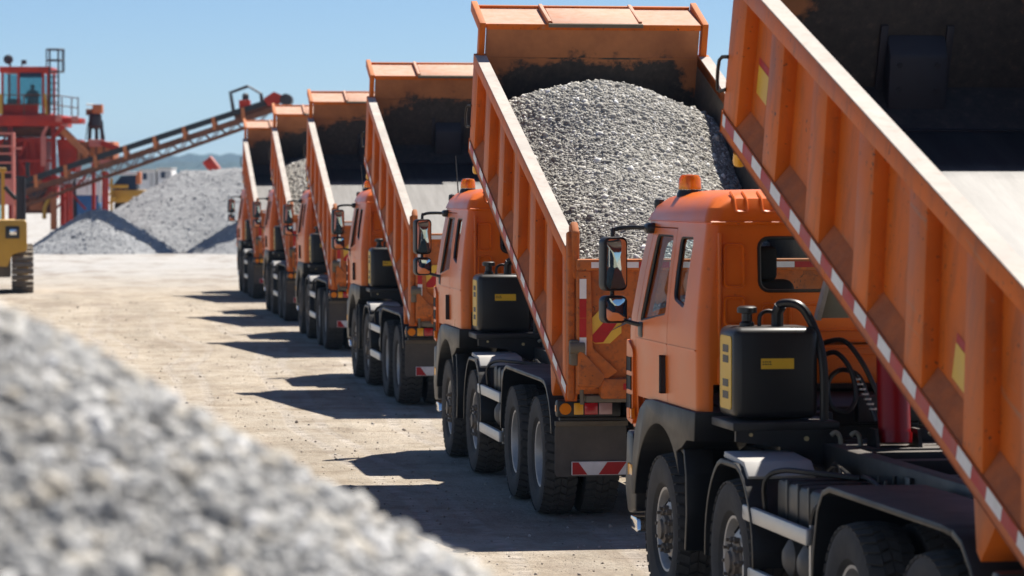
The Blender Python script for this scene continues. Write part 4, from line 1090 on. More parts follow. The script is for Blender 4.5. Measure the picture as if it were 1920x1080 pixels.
    for y in (0.3, 1.2, 2.4):
        MB().box((-0.585, y - 0.05, 0.98), (-0.562, y + 0.05, 1.26), 0.004).build('subframe_plate', 'chassis_black', root)
        MB().tube([(-0.60, y + 0.2, 1.02), (-0.60, y + 0.2, 1.25)], 0.014, 6).build('u_bolt', 'chassis_black', root)
    # hooks and eyes on the subframe by the ram
    for x, y in ((-0.46, 4.25), (-0.34, 4.20), (0.20, 4.20), (0.34, 4.20)):
        MB().tube([(x, y, 1.28), (x - 0.01, y, 1.36), (x - 0.04, y, 1.39), (x - 0.07, y, 1.37)], 0.016, 8, smoothn=3).build('hook', 'grey_plate', root)
    # telescopic ram
    rm = MB(); foot = Vector((-0.13, 4.12, 1.28)); top = Vector((-0.10, 4.42, 3.30)); d = top - foot
    rm.tube([foot + d * 0.04, foot + d * 0.36], 0.108, 24); ram = rm.build('hydraulic_ram', 'ram_red', root)
    MB().tube([foot + d * 0.02, foot + d * 0.055], 0.118, 24).build('ram_collar', 'ram_red', ram)
    MB().tube([foot + d * 0.355, foot + d * 0.68], 0.085, 20).build('ram_stage', 'chrome', ram)
    MB().tube([foot + d * 0.675, top], 0.066, 20).build('ram_stage', 'chrome', ram)
    cr = MB()
    for s in (-1, 1): cr.prism([(4.0, 1.27), (4.25, 1.27), (4.20, 1.42), (4.06, 1.42)], -0.13 + s * 0.145 - 0.012, -0.13 + s * 0.145 + 0.012, 'x')
    cr.box((-0.45, 3.98, 1.24), (0.45, 4.28, 1.30), 0.006); cr.build('ram_cradle', 'chassis_black', root)
    make_mirrors(root)
    # fuel tank on the right
    make_body(root); make_tailgate(root)
    return root

truck = make_truck()
SPOTS = [  # left front wheel face (x, y), heading, label
    (1.07, 22.6, 10.2, 'orange tipper truck nearest the camera, its empty bed raised at the right edge'),
    (-0.72, 35.1, 8.7, 'orange tipper truck with raised bed heaped with grey gravel, second from the camera'),
    (-2.50, 49.8, 8.3, 'orange tipper truck with empty raised bed just ahead of the big gravel-laden one'),
    (-4.34, 64.4, 8.0, 'orange tipper truck with empty raised bed, third from the far end of the row'),
    (-5.97, 76.5, 8.0, 'orange tipper truck with smaller gravel load, second from the far end of the row'),
    (-7.84, 90.5, 8.0, 'orange tipper truck with empty raised bed, farthest in the row beside the stockpile'),
]
trucks = []
TILTS = (20.0, 20.0, 19.75, 19.75, 20.1, 19.5)
for i, (x, y, hd, lab) in enumerate(SPOTS):
    t = truck if i == 0 else copy_tree(truck)
    a = R(hd); u = Vector((-math.sin(a), math.cos(a), 0)); r = Vector((math.cos(a), math.sin(a), 0))
    t.location = Vector((x, y, 0)) - u * AX[0] + r * 1.24
    t.rotation_euler = (0, 0, a)
    for ch_ in t.children:
        if ch_.name.startswith('dump_body'): ch_.rotation_euler = (R(TILTS[i]), 0, 0)
        elif ch_.name.startswith('wheel.') or ch_.name == 'wheel':
            ch_.matrix_basis = Matrix.Translation(ch_.location) @ Matrix.Rotation(random.uniform(0, 6), 4, 'X') @ Matrix.Translation(-ch_.location) @ ch_.matrix_basis
    tag(t, lab, 'dump truck', 'tipper trucks parked in a row')
    trucks.append(t)

for o in [o for c in trucks[0].children for o in c.children if o.name.startswith('aerial')]: bpy.data.objects.remove(o)   # the nearest truck has none

# gravel heaps lying in two of the beds
def load(i, hfun, label, nst, seed, smin):
    bodyM = trucks[i].matrix_basis @ (Matrix.Translation((0, HY, HZ)) @ Matrix.Rotation(R(TILTS[i]), 4, 'X'))
    xs = np.linspace(-1.126, 1.126, 60); ys = np.linspace(0.08, BL - 0.06, 130)
    def zf(X, Y):
        return hfun(X, Y) + vnoise(X, Y, seed, 4, 1.3) * 0.05
    o = link('gravel_load', grid_mesh('gravel_load', xs, ys, zf, 'load_bed'))
    o.matrix_world = bodyM
    tag(o, label, 'gravel', kind='stuff')
    X = rng.uniform(-1.11, 1.11, nst); Y = rng.uniform(0.12, BL - 0.09, nst)
    s = np.clip(np.exp(rng.normal(smin, 0.52, nst)), 0.006, 0.045)
    me = stones_mesh('stones', np.stack([X, Y, zf(X, Y) - s * 0.12], 1), s, 'load_stone')
    q = link('stones', me, o); q['kind'] = 'stuff'

def heap2(X, Y):
    t = np.clip(Y / BL, 0, 1)
    crest = 0.90 + 0.24 * np.exp(-((Y - 5.2) / 0.8) ** 2)
    side = 0.42 + 0.12 * np.cos(t * 3)
    h = crest - side * np.abs((X + 0.12) / 1.15) ** 1.7
    h = h - np.clip(Y - 5.45, 0, 9) ** 1.2 * 0.42
    h = np.where(Y < 0.9, np.minimum(h, 0.88 + 0.0 * Y), h)
    return np.maximum(h, 0.17)
load(1, heap2, 'heap of grey gravel filling the raised bed of the second truck', 54000, 71, -4.55)
def heap5(X, Y):
    h = 0.98 - 0.30 * np.abs((X - 0.25) / 1.15) ** 1.7 - np.clip(Y - 4.9, 0, 9) * 0.34
    return np.maximum(h, 0.17)
load(4, heap5, 'grey gravel in the raised bed of the second truck from the far end', 7000, 81, -3.9)

# ------------------------------------------------------------------ far end of the yard: crushing plant
ZC = 150.0
def P(px, py, dy=0.0, Z=None):
    v = W(px, py, Z or ZC); return Vector((v.x, v.y + dy, v.z))
def slab(px0, py0, px1, py1, d0, d1, bev=0.0, mb=None, Z=None):
    """box between two picture corners at the plant's distance, from depth d0 to d1 behind it"""
    a = P(px0, py1, d0, Z); b = P(px1, py0, 0, Z)
    return (mb or MB()).box((a.x, a.y, a.z), (b.x, a.y - d0 + d1, b.z), bev)

plant = empty('crushing_plant', (P(60, 300).x, ZC, 0))
def part(mb, name, m, parent=None, smooth=35):
    o = mb.build(name, m, parent or plant, smooth)
    if (parent or plant) is plant:
        o.matrix_parent_inverse = Matrix.Translation(-plant.location)
    return o
def sub(mb, name, m, parent, smooth=35):
    return mb.build(name, m, parent, smooth)
tag(plant, 'red crushing plant with operator cabin, railed platform and ladder at the left edge', 'crushing plant')
part(slab(-70, 217, 124, 238, -1.5, 2.2, 0.03), 'platform', 'plant_red')
part(slab(124, 222, 156, 232, -1.2, 1.0, 0.03), 'platform_extension', 'plant_red')
for px in (120, 150): part(slab(px - 6, 219, px + 6, 230, -1.60, -1.5, 0.02), 'beam_end', 'plant_salmon')
# operator cabin
cabin = part(slab(10, 213, 98, 217, -1.0, 1.12), 'operator_cabin', 'plant_red', smooth=0)
for px in (12, 42, 88, 97): sub(slab(px - 2.2, 138, px + 2.2, 213, -1.0, -0.88), 'cabin_post', 'plant_red', cabin, 0)
for px in (12, 97): sub(slab(px - 2.2, 138, px + 2.2, 213, 1.0, 1.12), 'cabin_post', 'plant_red', cabin, 0)
sub(slab(8, 127, 101, 138, -1.2, 1.3, 0.03), 'cabin_roof', 'plant_red', cabin)
sub(slab(14.5, 196, 79, 213, -0.98, -0.92), 'lower_panel', 'plant_red', cabin)
sub(slab(14.5, 140, 39.5, 196, -0.95, -0.93), 'window_pane', 'plant_glass', cabin)
sub(slab(44.5, 140, 85.5, 196, -0.95, -0.93), 'window_pane', 'plant_glass', cabin)
sub(slab(80, 196, 85.5, 212.5, -0.95, -0.93), 'window_pane', 'plant_glass', cabin)
sub(slab(14.5, 140, 95, 196, 1.05, 1.07), 'window_pane', 'plant_glass', cabin)
sub(slab(43, 138, 90, 147, -0.97, -0.955), 'sun_visor', 'cloth_blue', cabin)
sub(slab(18, 186, 40, 196, -0.6, 0.2, 0.02), 'control_desk', 'dark_steel', cabin)
sl_ = MB(); c = P(17, 112); sl_.lathe([(-0.12, 0.0), (-0.12, 0.14), (-0.06, 0.22), (0.06, 0.23), (0.08, 0.20), (0.08, 0)], 20, 'y', at=c)
sl_.tube([P(20, 118), P(21, 127)], 0.05, 8); sub(sl_, 'round_lamp', 'dark_steel', cabin)
fl = slab(42, 113, 51, 121, -0.1, 0.1, 0.01); fl.tube([P(43, 120), P(42, 127)], 0.03, 6); sub(fl, 'flood_lamp', 'dark_steel', cabin)
# ladder with safety cage
ld = MB()
for px in (102, 118):
    ld.tube([P(px, 217, -1.25), P(px, 95, -1.25)], 0.045, 6)
for py in range(146, 216, 12): ld.tube([P(102, py, -1.25), P(118, py, -1.25)], 0.03, 5)
lad = part(ld, 'ladder', 'dark_steel')
cg = MB()
for py in (95, 115, 136):
    cg.tube([P(102, py, -1.25), P(94, py, -0.9), P(96, py, -0.3), P(120, py, -0.3), P(126, py, -0.8), P(118, py, -1.25), P(102, py, -1.25)], 0.04, 5)
for px, dy in ((94, -0.9), (96, -0.3), (120, -0.3), (126, -0.8)): cg.tube([P(px, 95, dy), P(px, 137, dy)], 0.035, 5)
sub(cg, 'safety_cage', 'dark_steel', lad)
# railings
rl = MB()
for py in (180, 198): rl.tube([P(-70, py, -1.45), P(110, py, -1.45), P(154, py + 6, -1.15)], 0.025, 6)
for px in (-30, 5, 55, 100, 112, 124, 142, 154): rl.tube([P(px, 180 if px < 110 else 184, -1.45 if px < 115 else -1.2), P(px, 219, -1.45 if px < 115 else -1.2)], 0.03, 6)
part(rl, 'railing', 'rust_brown')
part(slab(6, 178, 16, 216, -1.62, -1.5, 0.02), 'gate_panel', 'machine_yellow')
part(MB().tube([P(94, 178, -1.5), P(96, 200, -1.5), P(97, 216, -1.5)], 0.06, 8), 'yellow_rail', 'machine_yellow')
# frame below the platform
for px, top in ((-40, 238), (28, 238), (108, 236)):
    part(slab(px - 4, top, px + 4, 430, -1.3, -1.0, 0.02), 'leg', 'plant_red')
    part(slab(px - 4, top, px + 4, 430, 1.7, 2.0, 0.02), 'leg', 'plant_red')
part(slab(104, 360, 115, 430, -1.62, -1.32, 0.02), 'leg_foot', 'plant_orange')
part(MB().bar(P(100, 232, -1.35), P(88, 258, -1.35), 0.22, 0.14), 'brace', 'plant_salmon')
part(slab(86, 256, 96, 312, -1.5, -1.36, 0.02), 'brace_post', 'plant_salmon')
part(MB().bar(P(110, 258, -1.35), P(128, 238, -1.35), 0.2, 0.14), 'brace', 'plant_red')
part(slab(-60, 240, 104, 256, -0.9, 2.0, 0.04), 'under_beam', 'rust_brown')
# hopper: tapered box
hp = MB(); a = P(26, 258, -1.1); b = P(92, 258, -1.1); c_ = P(34, 330, -0.6); d_ = P(86, 330, -0.6)
def frustum(x0, x1, z1, y0, y1, x2, x3, z0, y2, y3):
    v = [(x2, y2, z0), (x3, y2, z0), (x3, y3, z0), (x2, y3, z0), (x0, y0, z1), (x1, y0, z1), (x1, y1, z1), (x0, y1, z1)]
    return MB().add(v, [(0, 3, 2, 1), (4, 5, 6, 7), (0, 1, 5, 4), (1, 2, 6, 5), (2, 3, 7, 6), (3, 0, 4, 7)])
part(frustum(a.x, b.x, a.z, ZC - 1.1, ZC + 1.5, c_.x, d_.x, c_.z, ZC - 0.7, ZC + 1.1), 'hopper', 'plant_red', smooth=0)
a = P(112, 262); b = P(152, 274); c_ = P(116, 322); d_ = P(146, 322)
part(frustum(a.x, b.x, a.z, ZC - 0.9, ZC + 1.5, c_.x, d_.x, c_.z, ZC - 0.6, ZC + 1.1), 'hopper', 'plant_red', smooth=0)
part(slab(28, 330, 104, 372, -0.5, 1.4, 0.05), 'crusher_housing', 'plant_red')
part(slab(40, 372, 100, 400, -0.3, 1.2, 0.05), 'crusher_base', 'rust_brown')
fw_ = MB(); fw_.lathe([(-0.12, 0.0), (-0.12, 0.5), (0.12, 0.55), (0.12, 0.0)], 24, 'y', at=P(70, 352, -0.65)); part(fw_, 'flywheel', 'dark_steel')
for (x0, y0, x1, y1) in ((30, 262, 60, 330), (60, 262, 30, 330), (-38, 250, 26, 330), (26, 250, -38, 330), (112, 330, 168, 392), (168, 330, 112, 392)):
    part(MB().bar(P(x0, y0, -1.34), P(x1, y1, -1.34), 0.09, 0.09), 'cross_brace', 'plant_red', smooth=0)
for py in (262, 300, 338): part(slab(-44, py, 112, py + 4, -1.42, -1.32), 'girt', 'plant_red', smooth=0)
for k, px in enumerate((33, 45, 58, 72, 84)): part(slab(px, 258, px + 2, 326, -1.2, -1.08), 'hopper_rib', 'plant_red', smooth=0)
part(slab(-60, 300, 24, 372, -0.6, 1.6, 0.05), 'feed_bin', 'plant_red'); part(slab(-60, 262, 20, 296, -0.2, 1.6, 0.05), 'dust_box', 'rust_brown')
for k in range(4):
    part(MB().tube([P(18 + k * 6, 240, -1.6), P(20 + k * 7, 275 + k * 5, -1.65), P(16 + k * 9, 320, -1.6), P(24 + k * 8, 372, -1.5)], 0.035, 6, smoothn=5), 'cable', 'belt_black')
part(slab(118, 330, 136, 352, -0.9, 0.2, 0.03), 'control_box', 'cover_grey'); part(slab(60, 376, 84, 394, -0.7, -0.3, 0.03), 'motor', 'plant_orange')
part(slab(148, 300, 220, 306, -0.9, 1.2), 'screen_beam', 'plant_salmon', smooth=0)
for px in (156, 170, 184, 198, 212): part(slab(px, 268, px + 3, 299, -0.88, -0.8), 'screen_rib', 'rust_brown', smooth=0)
# stair and chute from the platform to the screen
st_ = MB()
for dy in (-1.3, -0.5): st_.bar(P(118, 240, dy), P(172, 292, dy), 0.10, 0.28)
stair = part(st_, 'stair', 'plant_orange')
for k in range(9):
    t = (k + .5) / 9; q = P(118 + 54 * t, 240 + 52 * t, -1.25)
    sub(MB().box((q.x - 0.12, q.y, q.z - 0.02), (q.x + 0.12, q.y + 0.7, q.z + 0.02)), 'tread', 'aluminium', stair)
part(slab(150, 266, 218, 300, -0.8, 1.2, 0.05), 'screen_box', 'plant_orange')
part(slab(172, 262, 196, 276, -1.0, -0.8, 0.03), 'screen_motor', 'plant_salmon')
part(MB().bar(P(196, 268, -0.9), P(228, 280, -0.9), 0.5, 0.25), 'screen_chute', 'plant_red')
part(slab(168, 300, 174, 420, 0.8, 1.1), 'leg', 'plant_red')
# feed tower with barrel head
ft = MB()
for px in (169, 180, 189): ft.tube([P(px, 226, 0.3), P(px + (px - 178) * .25, 268, 0.3)], 0.09, 6)
tower = part(ft, 'feed_tower', 'dark_steel')
b_ = MB(); b_.lathe([(-0.5, 0.0), (-0.5, 0.20), (-0.35, 0.34), (0.15, 0.30), (0.30, 0.16), (0.32, 0.0)], 16, 'z', at=P(178, 222, 0.3)); sub(b_, 'barrel', 'dark_steel', tower)
sub(slab(174, 196, 192, 213, 0.0, 0.6, 0.02), 'drive_box', 'plant_orange', tower)
lv = MB(); lv.lathe([(-0.2, 0.0), (-0.2, 0.16), (0.2, 0.16), (0.2, 0)], 14, 'x', at=P(169, 210, 0.3)); sub(lv, 'drive_drum', 'rust_brown', tower)
sub(MB().tube([P(162, 196, 0.2), P(176, 197, 0.2)], 0.04, 6), 'shaft', 'aluminium', tower)
for px, e in ((166, 160), (188, 196)): sub(MB().tube([P(px, 228, 0.25), P((px + e) / 2, 240, 0.25), P(e, 262, 0.25)], 0.025, 5, smoothn=4), 'cable', 'dark_steel', tower)

# operator: seated figure in the cabin
def person():
    c0 = P(64, 196, -0.35)
    J = {'pelvis': (0, 0, 0.08), 'waist': (0, .02, 0.26), 'chest': (0, .04, 0.50), 'neck': (0, .02, 0.66), 'head': (0.01, -.01, 0.78), 'crown': (0.01, 0, 0.90),
         'ls': (-.20, .03, .58), 'le': (-.30, -.10, .34), 'lw': (-.20, -.34, .28), 'lh': (-.16, -.42, .30), 'rs': (.20, .03, .58), 're': (.32, -.08, .33), 'rw': (.22, -.34, .26), 'rh': (.18, -.42, .28),
         'lk': (-.14, -.42, .10), 'la': (-.14, -.44, -.30), 'lt': (-.14, -.58, -.36), 'rk': (.14, -.42, .10), 'ra': (.14, -.44, -.30), 'rt': (.14, -.58, -.36)}
    Rr = {'pelvis': .17, 'waist': .16, 'chest': .18, 'neck': .065, 'head': .10, 'crown': .07, 'ls': .085, 'le': .06, 'lw': .045, 'lh': .045, 'rs': .085, 're': .06, 'rw': .045, 'rh': .045,
          'lk': .085, 'la': .055, 'lt': .045, 'rk': .085, 'ra': .055, 'rt': .045}
    E = [('pelvis', 'waist'), ('waist', 'chest'), ('chest', 'neck'), ('neck', 'head'), ('head', 'crown'), ('chest', 'ls'), ('ls', 'le'), ('le', 'lw'), ('lw', 'lh'), ('chest', 'rs'), ('rs', 're'), ('re', 'rw'), ('rw', 'rh'),
         ('pelvis', 'lk'), ('lk', 'la'), ('la', 'lt'), ('pelvis', 'rk'), ('rk', 'ra'), ('ra', 'rt')]
    ks = list(J); me = bpy.data.meshes.new('person'); me.from_pydata([J[k] for k in ks], [(ks.index(a), ks.index(b)) for a, b in E], [])
    o = link('person', me); o.location = c0
    md = o.modifiers.new('skin', 'SKIN')
    for i, k in enumerate(ks):
        sv = me.skin_vertices[0].data[i]; sv.radius = (Rr[k], Rr[k]); sv.use_root = (k == 'pelvis')
    o.modifiers.new('sub', 'SUBSURF').levels = 1
    dg = bpy.context.evaluated_depsgraph_get(); m2 = bpy.data.meshes.new_from_object(o.evaluated_get(dg))
    o.modifiers.clear(); o.data = m2; m2.materials.append(MATS['cloth_blue']); m2.shade_smooth()
    tag(o, 'person in dark clothing sitting inside the red plant cabin behind the glass', 'person')
    b = MB().lathe([(0.80, 0.112), (0.88, 0.105), (0.935, 0.06), (0.945, 0.0)], 14, 'z', at=(0.01, 0.0, 0)); hr = b.build('hair', 'print_black', o)
    return o
pers = person()
ch = MB(); q = P(64, 200, -0.3)
ch.box((q.x - 0.28, q.y - 0.3, q.z - 0.12), (q.x + 0.28, q.y + 0.25, q.z), 0.04); ch.box((q.x - 0.26, q.y + 0.2, q.z), (q.x + 0.26, q.y + 0.32, q.z + 0.55), 0.05); ch.box((q.x - 0.05, q.y - 0.05, P(0, 214).z), (q.x + 0.05, q.y + 0.05, q.z))
sub(ch, 'operator_seat', 'cloth_blue', cabin)

# ------------------------------------------------------------------ conveyor over the stockpiles
ZK = 144.2
conv = empty('belt_conveyor', (P(300, 300, 0, ZK).x, ZK, 0))
tag(conv, 'long rusty belt conveyor slanting up over the gravel stockpiles', 'conveyor')
def K(px, py, dy=0.0): return P(px, py, dy, ZK)
def cpart(mb, name, m, smooth=35):
    o = mb.build(name, m, conv, smooth); o.matrix_parent_inverse = Matrix.Translation(-conv.location); return o
def L(t, off): return (52 + (538 - 52) * t, 340 - (340 - 180) * t + off)
def KL(t, off, dy): return K(*L(t, off), dy + (t - 0.8) * 1.3)      # swings slightly towards the camera at its tail
cpart(MB().bar(KL(0, 0, 0), KL(0.94, 0, 0), 0.95, 0.26), 'belt', 'belt_black', 0)
for dy in (-0.55, 0.55): cpart(MB().bar(KL(-0.02, 21, dy), KL(0.97, 17, dy), 0.12, 0.22), 'upper_chord', 'rust_brown', 0)
for dy in (-0.55, 0.55): cpart(MB().bar(KL(-0.02, 46, dy), KL(0.90, 33, dy), 0.09, 0.12), 'lower_chord', 'rust_brown', 0)
for dy in (-0.55, 0.55):
    for k in range(15):
        t = 0.01 + k * 0.061; o1 = 46 + (33 - 46) * t / 0.9
        cpart(MB().bar(KL(t, 20, dy), KL(t + 0.03, o1, dy), 0.05, 0.05), 'truss_brace', 'rust_brown', 0)
        cpart(MB().bar(KL(t + 0.03, o1, dy), KL(t + 0.061, 20, dy), 0.05, 0.05), 'truss_brace', 'rust_brown', 0)
for k in range(8):
    t = 0.05 + k * 0.112; m_ = MB()
    for dy in (-0.58, 0.58): m_.bar(KL(t, -4, dy), KL(t + 0.004, 20, dy), 0.10, 0.16)
    m_.tube([KL(t, 6, -0.55), KL(t, 6, 0.55)], 0.07, 8); cpart(m_, 'idler_bracket', 'plant_orange', 0)
cpart(MB().bar(KL(0.80, 9, 0), KL(0.97, 10, 0), 0.9, 0.45), 'head_frame', 'rust_brown', 0)
hd = MB(); q0 = KL(0.90, 0, 0)
hd.prism([(K(496, 186).x, K(496, 186).z), (K(516, 173).x, K(516, 173).z), (K(532, 180).x, K(532, 180).z), (K(538, 190).x, K(538, 190).z), (K(506, 200).x, K(506, 200).z)], ZK - 0.6, ZK + 0.6, 'y')
cpart(hd, 'head_guard', 'plant_red', 0)
dr = MB(); dr.lathe([(-0.6, 0.0), (-0.6, 0.28), (0.6, 0.28), (0.6, 0)], 20, 'y', at=K(538, 188)); cpart(dr, 'head_drum', 'dark_steel')
mt = slab(450, 188, 470, 204, -0.4, 0.3, 0.03, Z=ZK); cpart(mt, 'drive_gearbox', 'plant_red')
mt = MB(); mt.lathe([(-0.35, 0.0), (-0.35, 0.15), (0.05, 0.15), (0.12, 0.08), (0.12, 0)], 14, 'z', at=K(461, 180)); cpart(mt, 'drive_motor', 'dark_steel')
for dy in (-0.5, 0.5): cpart(MB().tube([K(439, 212, dy), K(433, 174, dy), K(466, 162, dy), K(490, 176, dy), K(492, 194, dy)], 0.045, 6), 'guard_rail', 'dark_steel')
for t in (0.16, 0.30):
    f = KL(t, 30, 0)
    s_ = MB()
    for dy in (-0.5, 0.5): s_.bar((f.x, ZK + dy, f.z), (f.x, ZK + dy, 0), 0.16, 0.16)
    cpart(s_, 'support_leg', 'plant_red', 0)

# ------------------------------------------------------------------ tracked machine at the left edge
ZD = 88.6
ex = empty('tracked_loader', (-14.8, ZD + 1.6, 0))
tag(ex, 'yellow tracked machine with square rear lamp standing at the left edge', 'loader')
xc = P(62, 0, 0, ZD).x
def epart(mb, name, m, parent=None, smooth=35):
    o = mb.build(name, m, parent or ex, smooth)
    if parent is None: o.matrix_parent_inverse = Matrix.Translation(-ex.location)
    return o
for x1 in (xc, xc - 2.25):
    x0 = x1 - 0.60
    Lh, Rr_ = 2.9, 0.60
    fr_ = MB(); fr_.prism(rrect(ZD + 0.12, ZD + Lh + Rr_ * 2 - 0.12, 0.14, 1.12, 0.48, 8), x0 + 0.14, x1 - 0.14, 'x', 0.02); fr = epart(fr_, 'track_frame', 'machine_yellow')
    path = rrect(ZD, ZD + Lh + Rr_ * 2, 0.03, 1.28, 0.60, 10)
    pts = [Vector(p) for p in path] + [Vector(path[0])]
    cum = [0]
    for a_, b_ in zip(pts[:-1], pts[1:]): cum.append(cum[-1] + (b_ - a_).length)
    n_ = 52
    pad = MB().box((x0, -0.075, -0.022), (x1, 0.075, 0.022), 0.01)
    pad.box((x0 + 0.005, -0.02, 0.022), (x1 - 0.005, 0.02, 0.055)); padm = pad.mesh('track_pad', 'track_steel', 30)
    for k in range(n_):
        d = cum[-1] * k / n_; i = max(j for j in range(len(cum)) if cum[j] <= d + 1e-9); i = min(i, len(pts) - 2)
        t = (d - cum[i]) / max(1e-6, cum[i + 1] - cum[i]); p = pts[i].lerp(pts[i + 1], t); dr_ = (pts[i + 1] - pts[i]).normalized()
        o = link('track_pad', padm, fr)
        ang = math.atan2(dr_.y, dr_.x)
        o.matrix_local = Matrix.Translation((0, p.x, p.y)) @ Matrix.Rotation(ang + math.pi, 4, 'X')
hull_ = MB()
e = lambda px, py: P(px, py, 0, ZD)
top = e(0, 413).z; mid = e(0, 470).z; low = e(0, 487).z
xr = e(50, 0).x
hull_.prism([(xr - 2.75, low), (xr - 0.55, low - 0.2), (xr - 0.40, mid - 0.1), (xr - 0.02, mid), (xr, mid + 0.05), (xr, top - 0.06), (xr - 0.06, top), (xr - 2.7, top), (xr - 2.75, top - 0.06)], ZD - 0.1, ZD + 3.4, 'y', 0.03)
hl = epart(hull_, 'engine_hood', 'machine_yellow')
lp = MB(); a_ = e(10, 447); b_ = e(36, 424); lp.box((a_.x, ZD - 0.14, a_.z), (b_.x, ZD - 0.09, b_.z), 0.03); lampo = epart(lp, 'lamp_housing', 'print_black', hl); lampo.parent = hl; lampo.matrix_parent_inverse = Matrix.Identity(4)
lm = MB(); a_ = e(18, 440); b_ = e(31, 429); lm.box((a_.x, ZD - 0.155, a_.z), (b_.x, ZD - 0.135, b_.z), 0.02); epart(lm, 'lamp_lens', 'chrome', hl)
epart(MB().box((xr - 2.3, ZD + 0.2, 0.45), (xr - 0.45, ZD + 3.6, 1.0), 0.05), 'undercarriage', 'track_steel')
hy = MB()
for px in (34, 39, 45): hy.tube([e(px, 412), e(px, 338), e(px - 2, 330)], 0.05, 8)
hy.bar(e(33, 370), e(47, 368), 0.1, 0.06); hy.bar(e(33, 332), e(47, 332), 0.1, 0.06)
epart(hy, 'lift_cylinders', 'dark_steel')
ex.rotation_euler = (0, 0, R(9.2)); ex.location += Vector((-0.23, -0.22, 0))
epart(MB().tube([e(37, 330), e(36, 312), e(38, 304)], 0.06, 8), 'exhaust_pipe', 'dark_steel')
ho = MB(); ho.tube([e(-6, 350), e(4, 362), e(14, 372), e(24, 380), e(29, 412)], 0.06, 8, smoothn=4); epart(ho, 'hydraulic_hose', 'belt_black')
epart(MB().tube([e(19, 374), e(21, 390), e(20, 412)], 0.12, 10), 'cylinder_rod', 'plant_salmon')
cbn = MB(); a_ = e(-80, 412); b_ = e(-6, 322)
for xx in (a_.x, b_.x - 0.1):
    for yy in (ZD + 1.2, ZD + 2.6): cbn.box((xx, yy, a_.z), (xx + 0.1, yy + 0.1, b_.z))
cbn.box((a_.x - 0.05, ZD + 1.1, b_.z), (b_.x + 0.05, ZD + 2.8, b_.z + 0.12), 0.03); cb = epart(cbn, 'driver_cab', 'machine_yellow')
epart(MB().box((a_.x + 0.1, ZD + 1.23, a_.z), (b_.x - 0.1, ZD + 1.25, b_.z)), 'window_pane', 'plant_glass', cb)

# salmon access ladder between the machine and the plant
ZL = 126.0
al = empty('access_ladder', (P(10, 0, 0, ZL).x, ZL, 0)); tag(al, 'salmon pink steel step ladder behind the yellow tracked machine', 'ladder')
def lpart(mb, name, m):
    o = mb.build(name, m, al, 0); o.matrix_parent_inverse = Matrix.Translation(-al.location); return o
for px in (-34, 25): lpart(slab(px - 2.5, 248, px + 2.5, 440, 0, 0.25, 0, Z=ZL), 'stringer', 'plant_salmon')
lpart(slab(28, 276, 40, 280, 0, 0.15, 0, Z=ZL), 'hand_bar', 'plant_salmon')
for py in (250, 274, 288, 305, 323): lpart(slab(-32, py - 1.5, 23, py + 1.5, 0.02, 0.5, 0, Z=ZL), 'rung', 'plant_salmon')
lpart(slab(-32, 335, 23, 384, 0.05, 0.12, 0, Z=ZL), 'foot_panel', 'plant_salmon')
lpart(slab(-32, 292, 23, 335, 0.5, 0.56, 0, Z=ZL), 'back_plate', 'dark_steel')

# ------------------------------------------------------------------ tanks and small machines behind the piles
ZB = 158.0
tk = empty('liquid_tank', (P(164, 0, 0, ZB).x, ZB, 0)); tag(tk, 'white over blue liquid tank standing under the conveyor', 'tank')
def bpart(root, mb, name, m, smooth=35):
    o = mb.build(name, m, root, smooth); o.matrix_parent_inverse = Matrix.Translation(-root.location); return o
bpart(tk, slab(144, 366, 185, 460, 0, 1.4, 0.06, Z=ZB), 'drum_body', 'tank_blue')
bpart(tk, slab(143, 334, 186, 366, -0.02, 1.42, 0.05, Z=ZB), 'upper_tank', 'tank_white')
bpart(tk, slab(185, 332, 190, 380, -0.05, 0.1, 0, Z=ZB), 'corner_post', 'tank_white')
bpart(tk, slab(163, 340, 164.5, 362, -0.05, -0.02, 0, Z=ZB), 'seam', 'cover_grey')
dc = empty('dark_container', (P(128, 0, 0, ZB).x, ZB, 0)); tag(dc, 'dark steel container beside the white and blue tank', 'container')
bpart(dc, slab(112, 338, 142, 460, 0.1, 2.5, 0.04, Z=ZB), 'container_shell', 'dark_steel')
for k in range(4): bpart(dc, slab(115 + k * 7, 342, 117 + k * 7, 456, 0.04, 0.1, 0, Z=ZB), 'corrugation', 'dark_steel')
yp = MB(); yp.tube([P(107, 362, -1.5), P(98, 378, -1.5), P(93, 390, -1.5), P(92, 410, -1.5)], 0.10, 10, smoothn=4)
tag(yp.build('yellow_pipe', 'machine_yellow'), 'bent yellow pipe at the foot of the red plant', 'pipe')
# yellow machine with dark windows
ym = empty('yellow_machine', (P(225, 0, 0, ZB).x, ZB, 0)); tag(ym, 'yellow wheeled machine with dark windows half hidden behind the large stockpile', 'machine')
bpart(ym, slab(192, 320, 198, 440, 0, 0.2, 0, Z=ZB), 'mast', 'machine_yellow'); bpart(ym, slab(207, 334, 211, 440, 0, 0.2, 0, Z=ZB), 'mast', 'machine_yellow')
for py in (345, 362, 378): bpart(ym, slab(194, py, 210, py + 4, -0.03, 0.15, 0, Z=ZB), 'mast_cross_bar', 'machine_yellow')
for (x, y) in ((197, 374), (212, 368)): bpart(ym, slab(x - 5, y, x + 6, y + 9, -0.1, 0.1, 0.03, Z=ZB), 'clamp', 'machine_yellow')
wm = MB(); wm.prism([(P(212, 0, 0, ZB).x, P(0, 346, 0, ZB).z), (P(226, 0, 0, ZB).x, P(0, 330, 0, ZB).z), (P(254, 0, 0, ZB).x, P(0, 328, 0, ZB).z), (P(254, 0, 0, ZB).x, P(0, 360, 0, ZB).z), (P(212, 0, 0, ZB).x, P(0, 360, 0, ZB).z)], ZB + 0.3, ZB + 1.8, 'y')
bpart(ym, wm, 'cab_window', 'cloth_blue', 0)
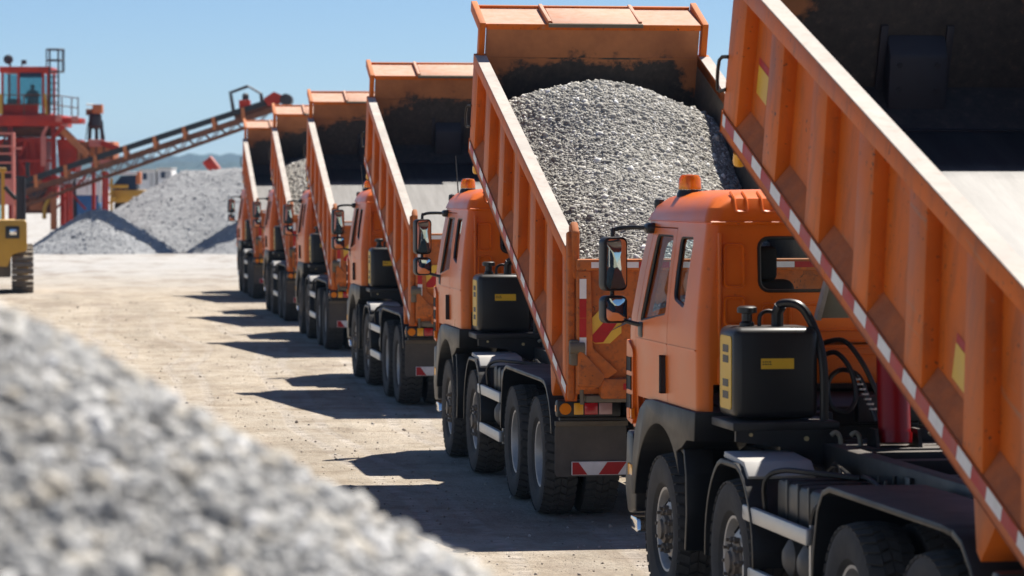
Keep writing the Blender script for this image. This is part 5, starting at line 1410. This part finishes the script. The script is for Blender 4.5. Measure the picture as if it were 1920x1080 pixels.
bpart(ym, slab(208, 322, 256, 328, 0.2, 1.9, 0.03, Z=ZB), 'cab_roof', 'far_white'); bpart(ym, slab(254, 322, 262, 345, 0.25, 1.0, 0.03, Z=ZB), 'corner_panel', 'plant_orange')
bpart(ym, slab(209, 346, 240, 353, 0.1, 0.3, 0.02, Z=ZB), 'window_bar', 'machine_yellow'); bpart(ym, slab(208, 356, 270, 380, 0.2, 2.0, 0.05, Z=ZB), 'hull', 'machine_yellow')
bpart(ym, slab(212, 380, 264, 440, 0.4, 1.8, 0.1, Z=ZB), 'chassis', 'dark_steel')
# site cabins beyond
ZF = 210.0
for i, (x0, x1, y0, mt, lab) in enumerate(((262, 292, 317, 'far_white', 'low pale site cabin beyond the yellow machine'), (296, 322, 314, 'far_white', 'pale site cabin behind the top of the large stockpile'))):
    r_ = empty('site_cabin', (P((x0 + x1) / 2, 0, 0, ZF).x, ZF, 0)); tag(r_, lab, 'cabin', 'site cabins')
    bpart(r_, slab(x0, y0 + 3, x1, 434, 0, 3, 0.03, Z=ZF), 'wall', mt); bpart(r_, slab(x0 - 1, y0, x1 + 1, y0 + 3, -0.15, 3.15, 0.02, Z=ZF), 'roof', 'cover_grey')
    bpart(r_, slab(x0 + 6, y0 + 8, x0 + 14, y0 + 20, -0.05, -0.01, 0, Z=ZF), 'window', 'cloth_blue'); bpart(r_, slab(x1 - 10, y0 + 8, x1 - 3, 430, -0.05, -0.01, 0, Z=ZF), 'door', 'cover_grey')
rs = empty('red_feeder', (P(397, 0, 0, 180).x, 180, 0)); tag(rs, 'small tilted red feeder head peeping over the large stockpile', 'feeder')
M = Matrix.Translation(P(397, 310, 0, 180)) @ Matrix.Rotation(R(-38), 4, 'Y')
bpart(rs, MB().box((-0.30, -0.4, -0.42), (0.22, 0.4, 0.42), 0.03, M=M), 'feeder_box', 'plant_red'); bpart(rs, MB().box((0.222, -0.42, -0.44), (0.30, 0.42, 0.44), 0.02, M=M), 'feeder_lip', 'plant_salmon')
bpart(rs, slab(394, 316, 399, 434, 0, 0.2, 0, Z=180), 'feeder_post', 'plant_red')
